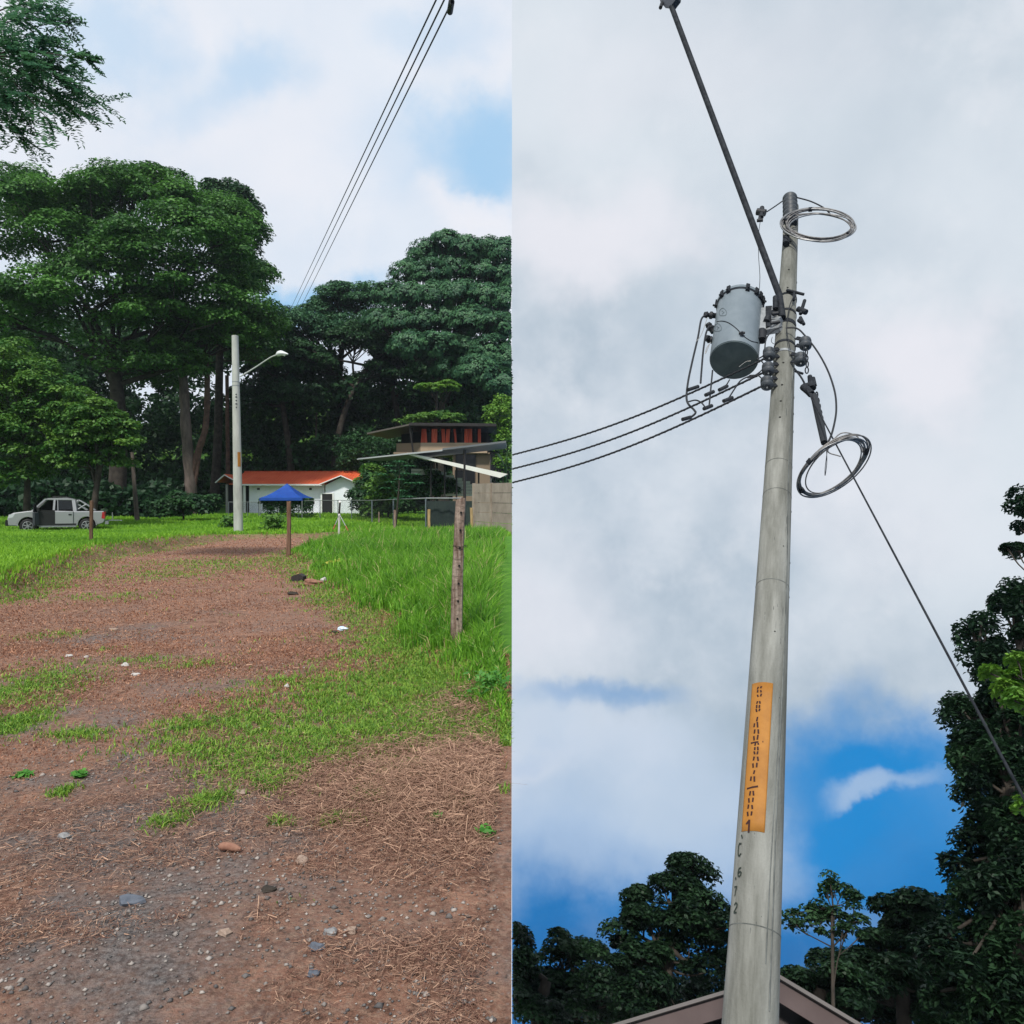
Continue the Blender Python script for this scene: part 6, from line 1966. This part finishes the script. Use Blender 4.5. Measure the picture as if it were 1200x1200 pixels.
treeB('airy_tree', 'airy young tree with open branches right of the utility pole', 15,
      [(975, 1040, 14, 12, 0), (990, 1055, 12, 12, 0), (962, 1068, 16, 10, 0), (940, 1070, 14, 8, 0), (1000, 1078, 14, 10, 0), (950, 1088, 16, 8, 0), (975, 1075, 14, 12, 0), (990, 1095, 20, 8, 0), (930, 1085, 10, 6, 0)],
      2400, .13, .30, 104, lm=leafmat('leaf_airy', (.015, .05, .022), (.05, .115, .045), .3), tr=.045, trunkpx=(975, 1062), kf=.6)
treeB('dark_tree', 'low dark mass of tree crown below the airy tree', 19,
      [(935, 1168, 30, 14, 0), (975, 1160, 26, 16, 0), (925, 1190, 36, 20, 0), (985, 1185, 40, 26, 0)], 14000, .18, .7, 105, trunkpx=(960, 1160))
treeB('dark_tree', 'rounded dark tree between the airy tree and the tall tree at the right', 21,
      [(1036, 1105, 26, 20, 0), (1062, 1088, 26, 20, 0), (1092, 1075, 30, 24, 0), (1028, 1138, 30, 26, 0), (1070, 1130, 50, 36, 0), (1050, 1180, 70, 36, 0)], 32000, .19, .85, 106, trunkpx=(1055, 1120))
treeB('tall_tree', 'tall dark tree with large drooping leaf clusters at the right edge', 13,
      [(1140, 738, 18, 14, 0), (1150, 765, 14, 12, 0), (1197, 712, 22, 28, 0), (1168, 790, 30, 26, 0), (1200, 770, 26, 36, 0), (1150, 830, 24, 20, 0), (1178, 850, 36, 40, 0), (1205, 850, 36, 50, 0),
       (1150, 880, 26, 20, 0), (1180, 915, 40, 36, 0), (1133, 925, 15, 15, 0), (1185, 975, 40, 44, 0), (1155, 960, 22, 20, 0), (1200, 930, 40, 50, 0), (1160, 1015, 34, 26, 0), (1190, 1040, 48, 44, 0), (1205, 1080, 50, 50, 0),
       (1160, 1080, 44, 34, 0), (1170, 1150, 62, 46, 0), (1125, 1160, 44, 40, 0), (1200, 1190, 50, 40, 0)],
      60000, .16, .46, 107, tr=.28, trunkpx=(1185, 900), aspect=.42, drop=.9, flat=.75)
treeB('near_bough', 'leafy bough poking in at the right edge above the tall tree', 11,
      [(1204, 648, 24, 12, 0), (1200, 592, 10, 12, 0), (1212, 610, 16, 20, 0)], 2600, .13, .28, 108, tr=.06, aspect=.4, trunkpx=(1225, 700))
treeB('bright_bough', 'bright yellow green bough in front of the tall tree at the right edge', 10,
      [(1192, 790, 22, 14, 0), (1198, 830, 20, 16, 0), (1180, 810, 10, 10, 0), (1200, 945, 8, 6, 0)], 3200, .11, .25, 109, lm=LEAF_BRIGHT, tr=.04, trunkpx=(1230, 830))


def roof_b():
    D = 13.0
    ap = B(912, 1149, D); l = B(745, 1197, D); r = B(995, 1197, D)
    ap = np.array([ap[0], D, ap[2]])
    def at(px, py):     # on the vertical plane y = D
        d = rayB(px, py); return CAM + d * (D / d[1])
    ap, l, r = at(912, 1149), at(745, 1199), at(995, 1199)
    l2, r2 = ap + (l - ap) * 1.5, ap + (r - ap) * 2.2
    t = thing('gabled_building', 'low gabled building with a pale roof edge behind the foot of the tall pole', 'building', (ap[0], D, 0), MB4)
    FAS = mat('fascia_pink_shade', (.075, .055, .055), .85, color2=(.10, .075, .075), scale=1)  # pinkish brown darkened, shade on the roof edge put into the colour
    h = np.array([0, 0, .26])
    for e, nm in ((l2, 'l'), (r2, 'r')):
        q = MB(); q.prism([ap, e, e - h, ap - h], (0, .05, 0)); q.build('fascia_board', FAS, t)
        q = MB(); q.prism([ap + [0, -.1, .01], e + [0, -.1, .01], e + [0, 9, .01], ap + [0, 9, .01]], (0, 0, .05)); q.build('roof', mat('roof_sheet_dark', (.10, .09, .09), .6), t)
    q = MB(); q.prism([ap - [0, 0, .3], l2 + [.6, 0, -.3], np.array([l2[0] + .6, D, 0]), np.array([r2[0] - .6, D, 0]), r2 + [-.6, 0, -.3]], (0, 8, 0))
    V = [(v[0], v[1] + .5, v[2]) for v in q.v]; q.v = V; q.build('wall', mat('shaded_wall', (.07, .06, .06), .9), t)  # wall colour darkened to stand for the shade under the gable


roof_b()

def haze():
    q = MB(); q.box((-110, 205, -19.6), (360, 470, 115))
    m = bpy.data.materials.new('haze_air'); m.use_nodes = True
    nt = m.node_tree; nt.nodes.remove(nt.nodes['Principled BSDF'])
    v = nt.nodes.new('ShaderNodeVolumePrincipled'); v.inputs['Color'].default_value = (.80, .90, 1, 1); v.inputs['Density'].default_value = .00020
    v.inputs['Anisotropy'].default_value = .2
    nt.links.new(v.outputs[0], nt.nodes['Material Output'].inputs['Volume'])
    q.build('haze', m, kind='stuff')


haze()
bpy.context.view_layer.update()
print('objects', len(bpy.data.objects), max((o.matrix_world @ Vector(c)).z for o in bpy.data.objects if o.type == 'MESH' and o.name != 'haze' for c in o.bound_box), min((o.matrix_world @ Vector(c)).z for o in bpy.data.objects if o.type == 'MESH' and o.name != 'haze' for c in o.bound_box))
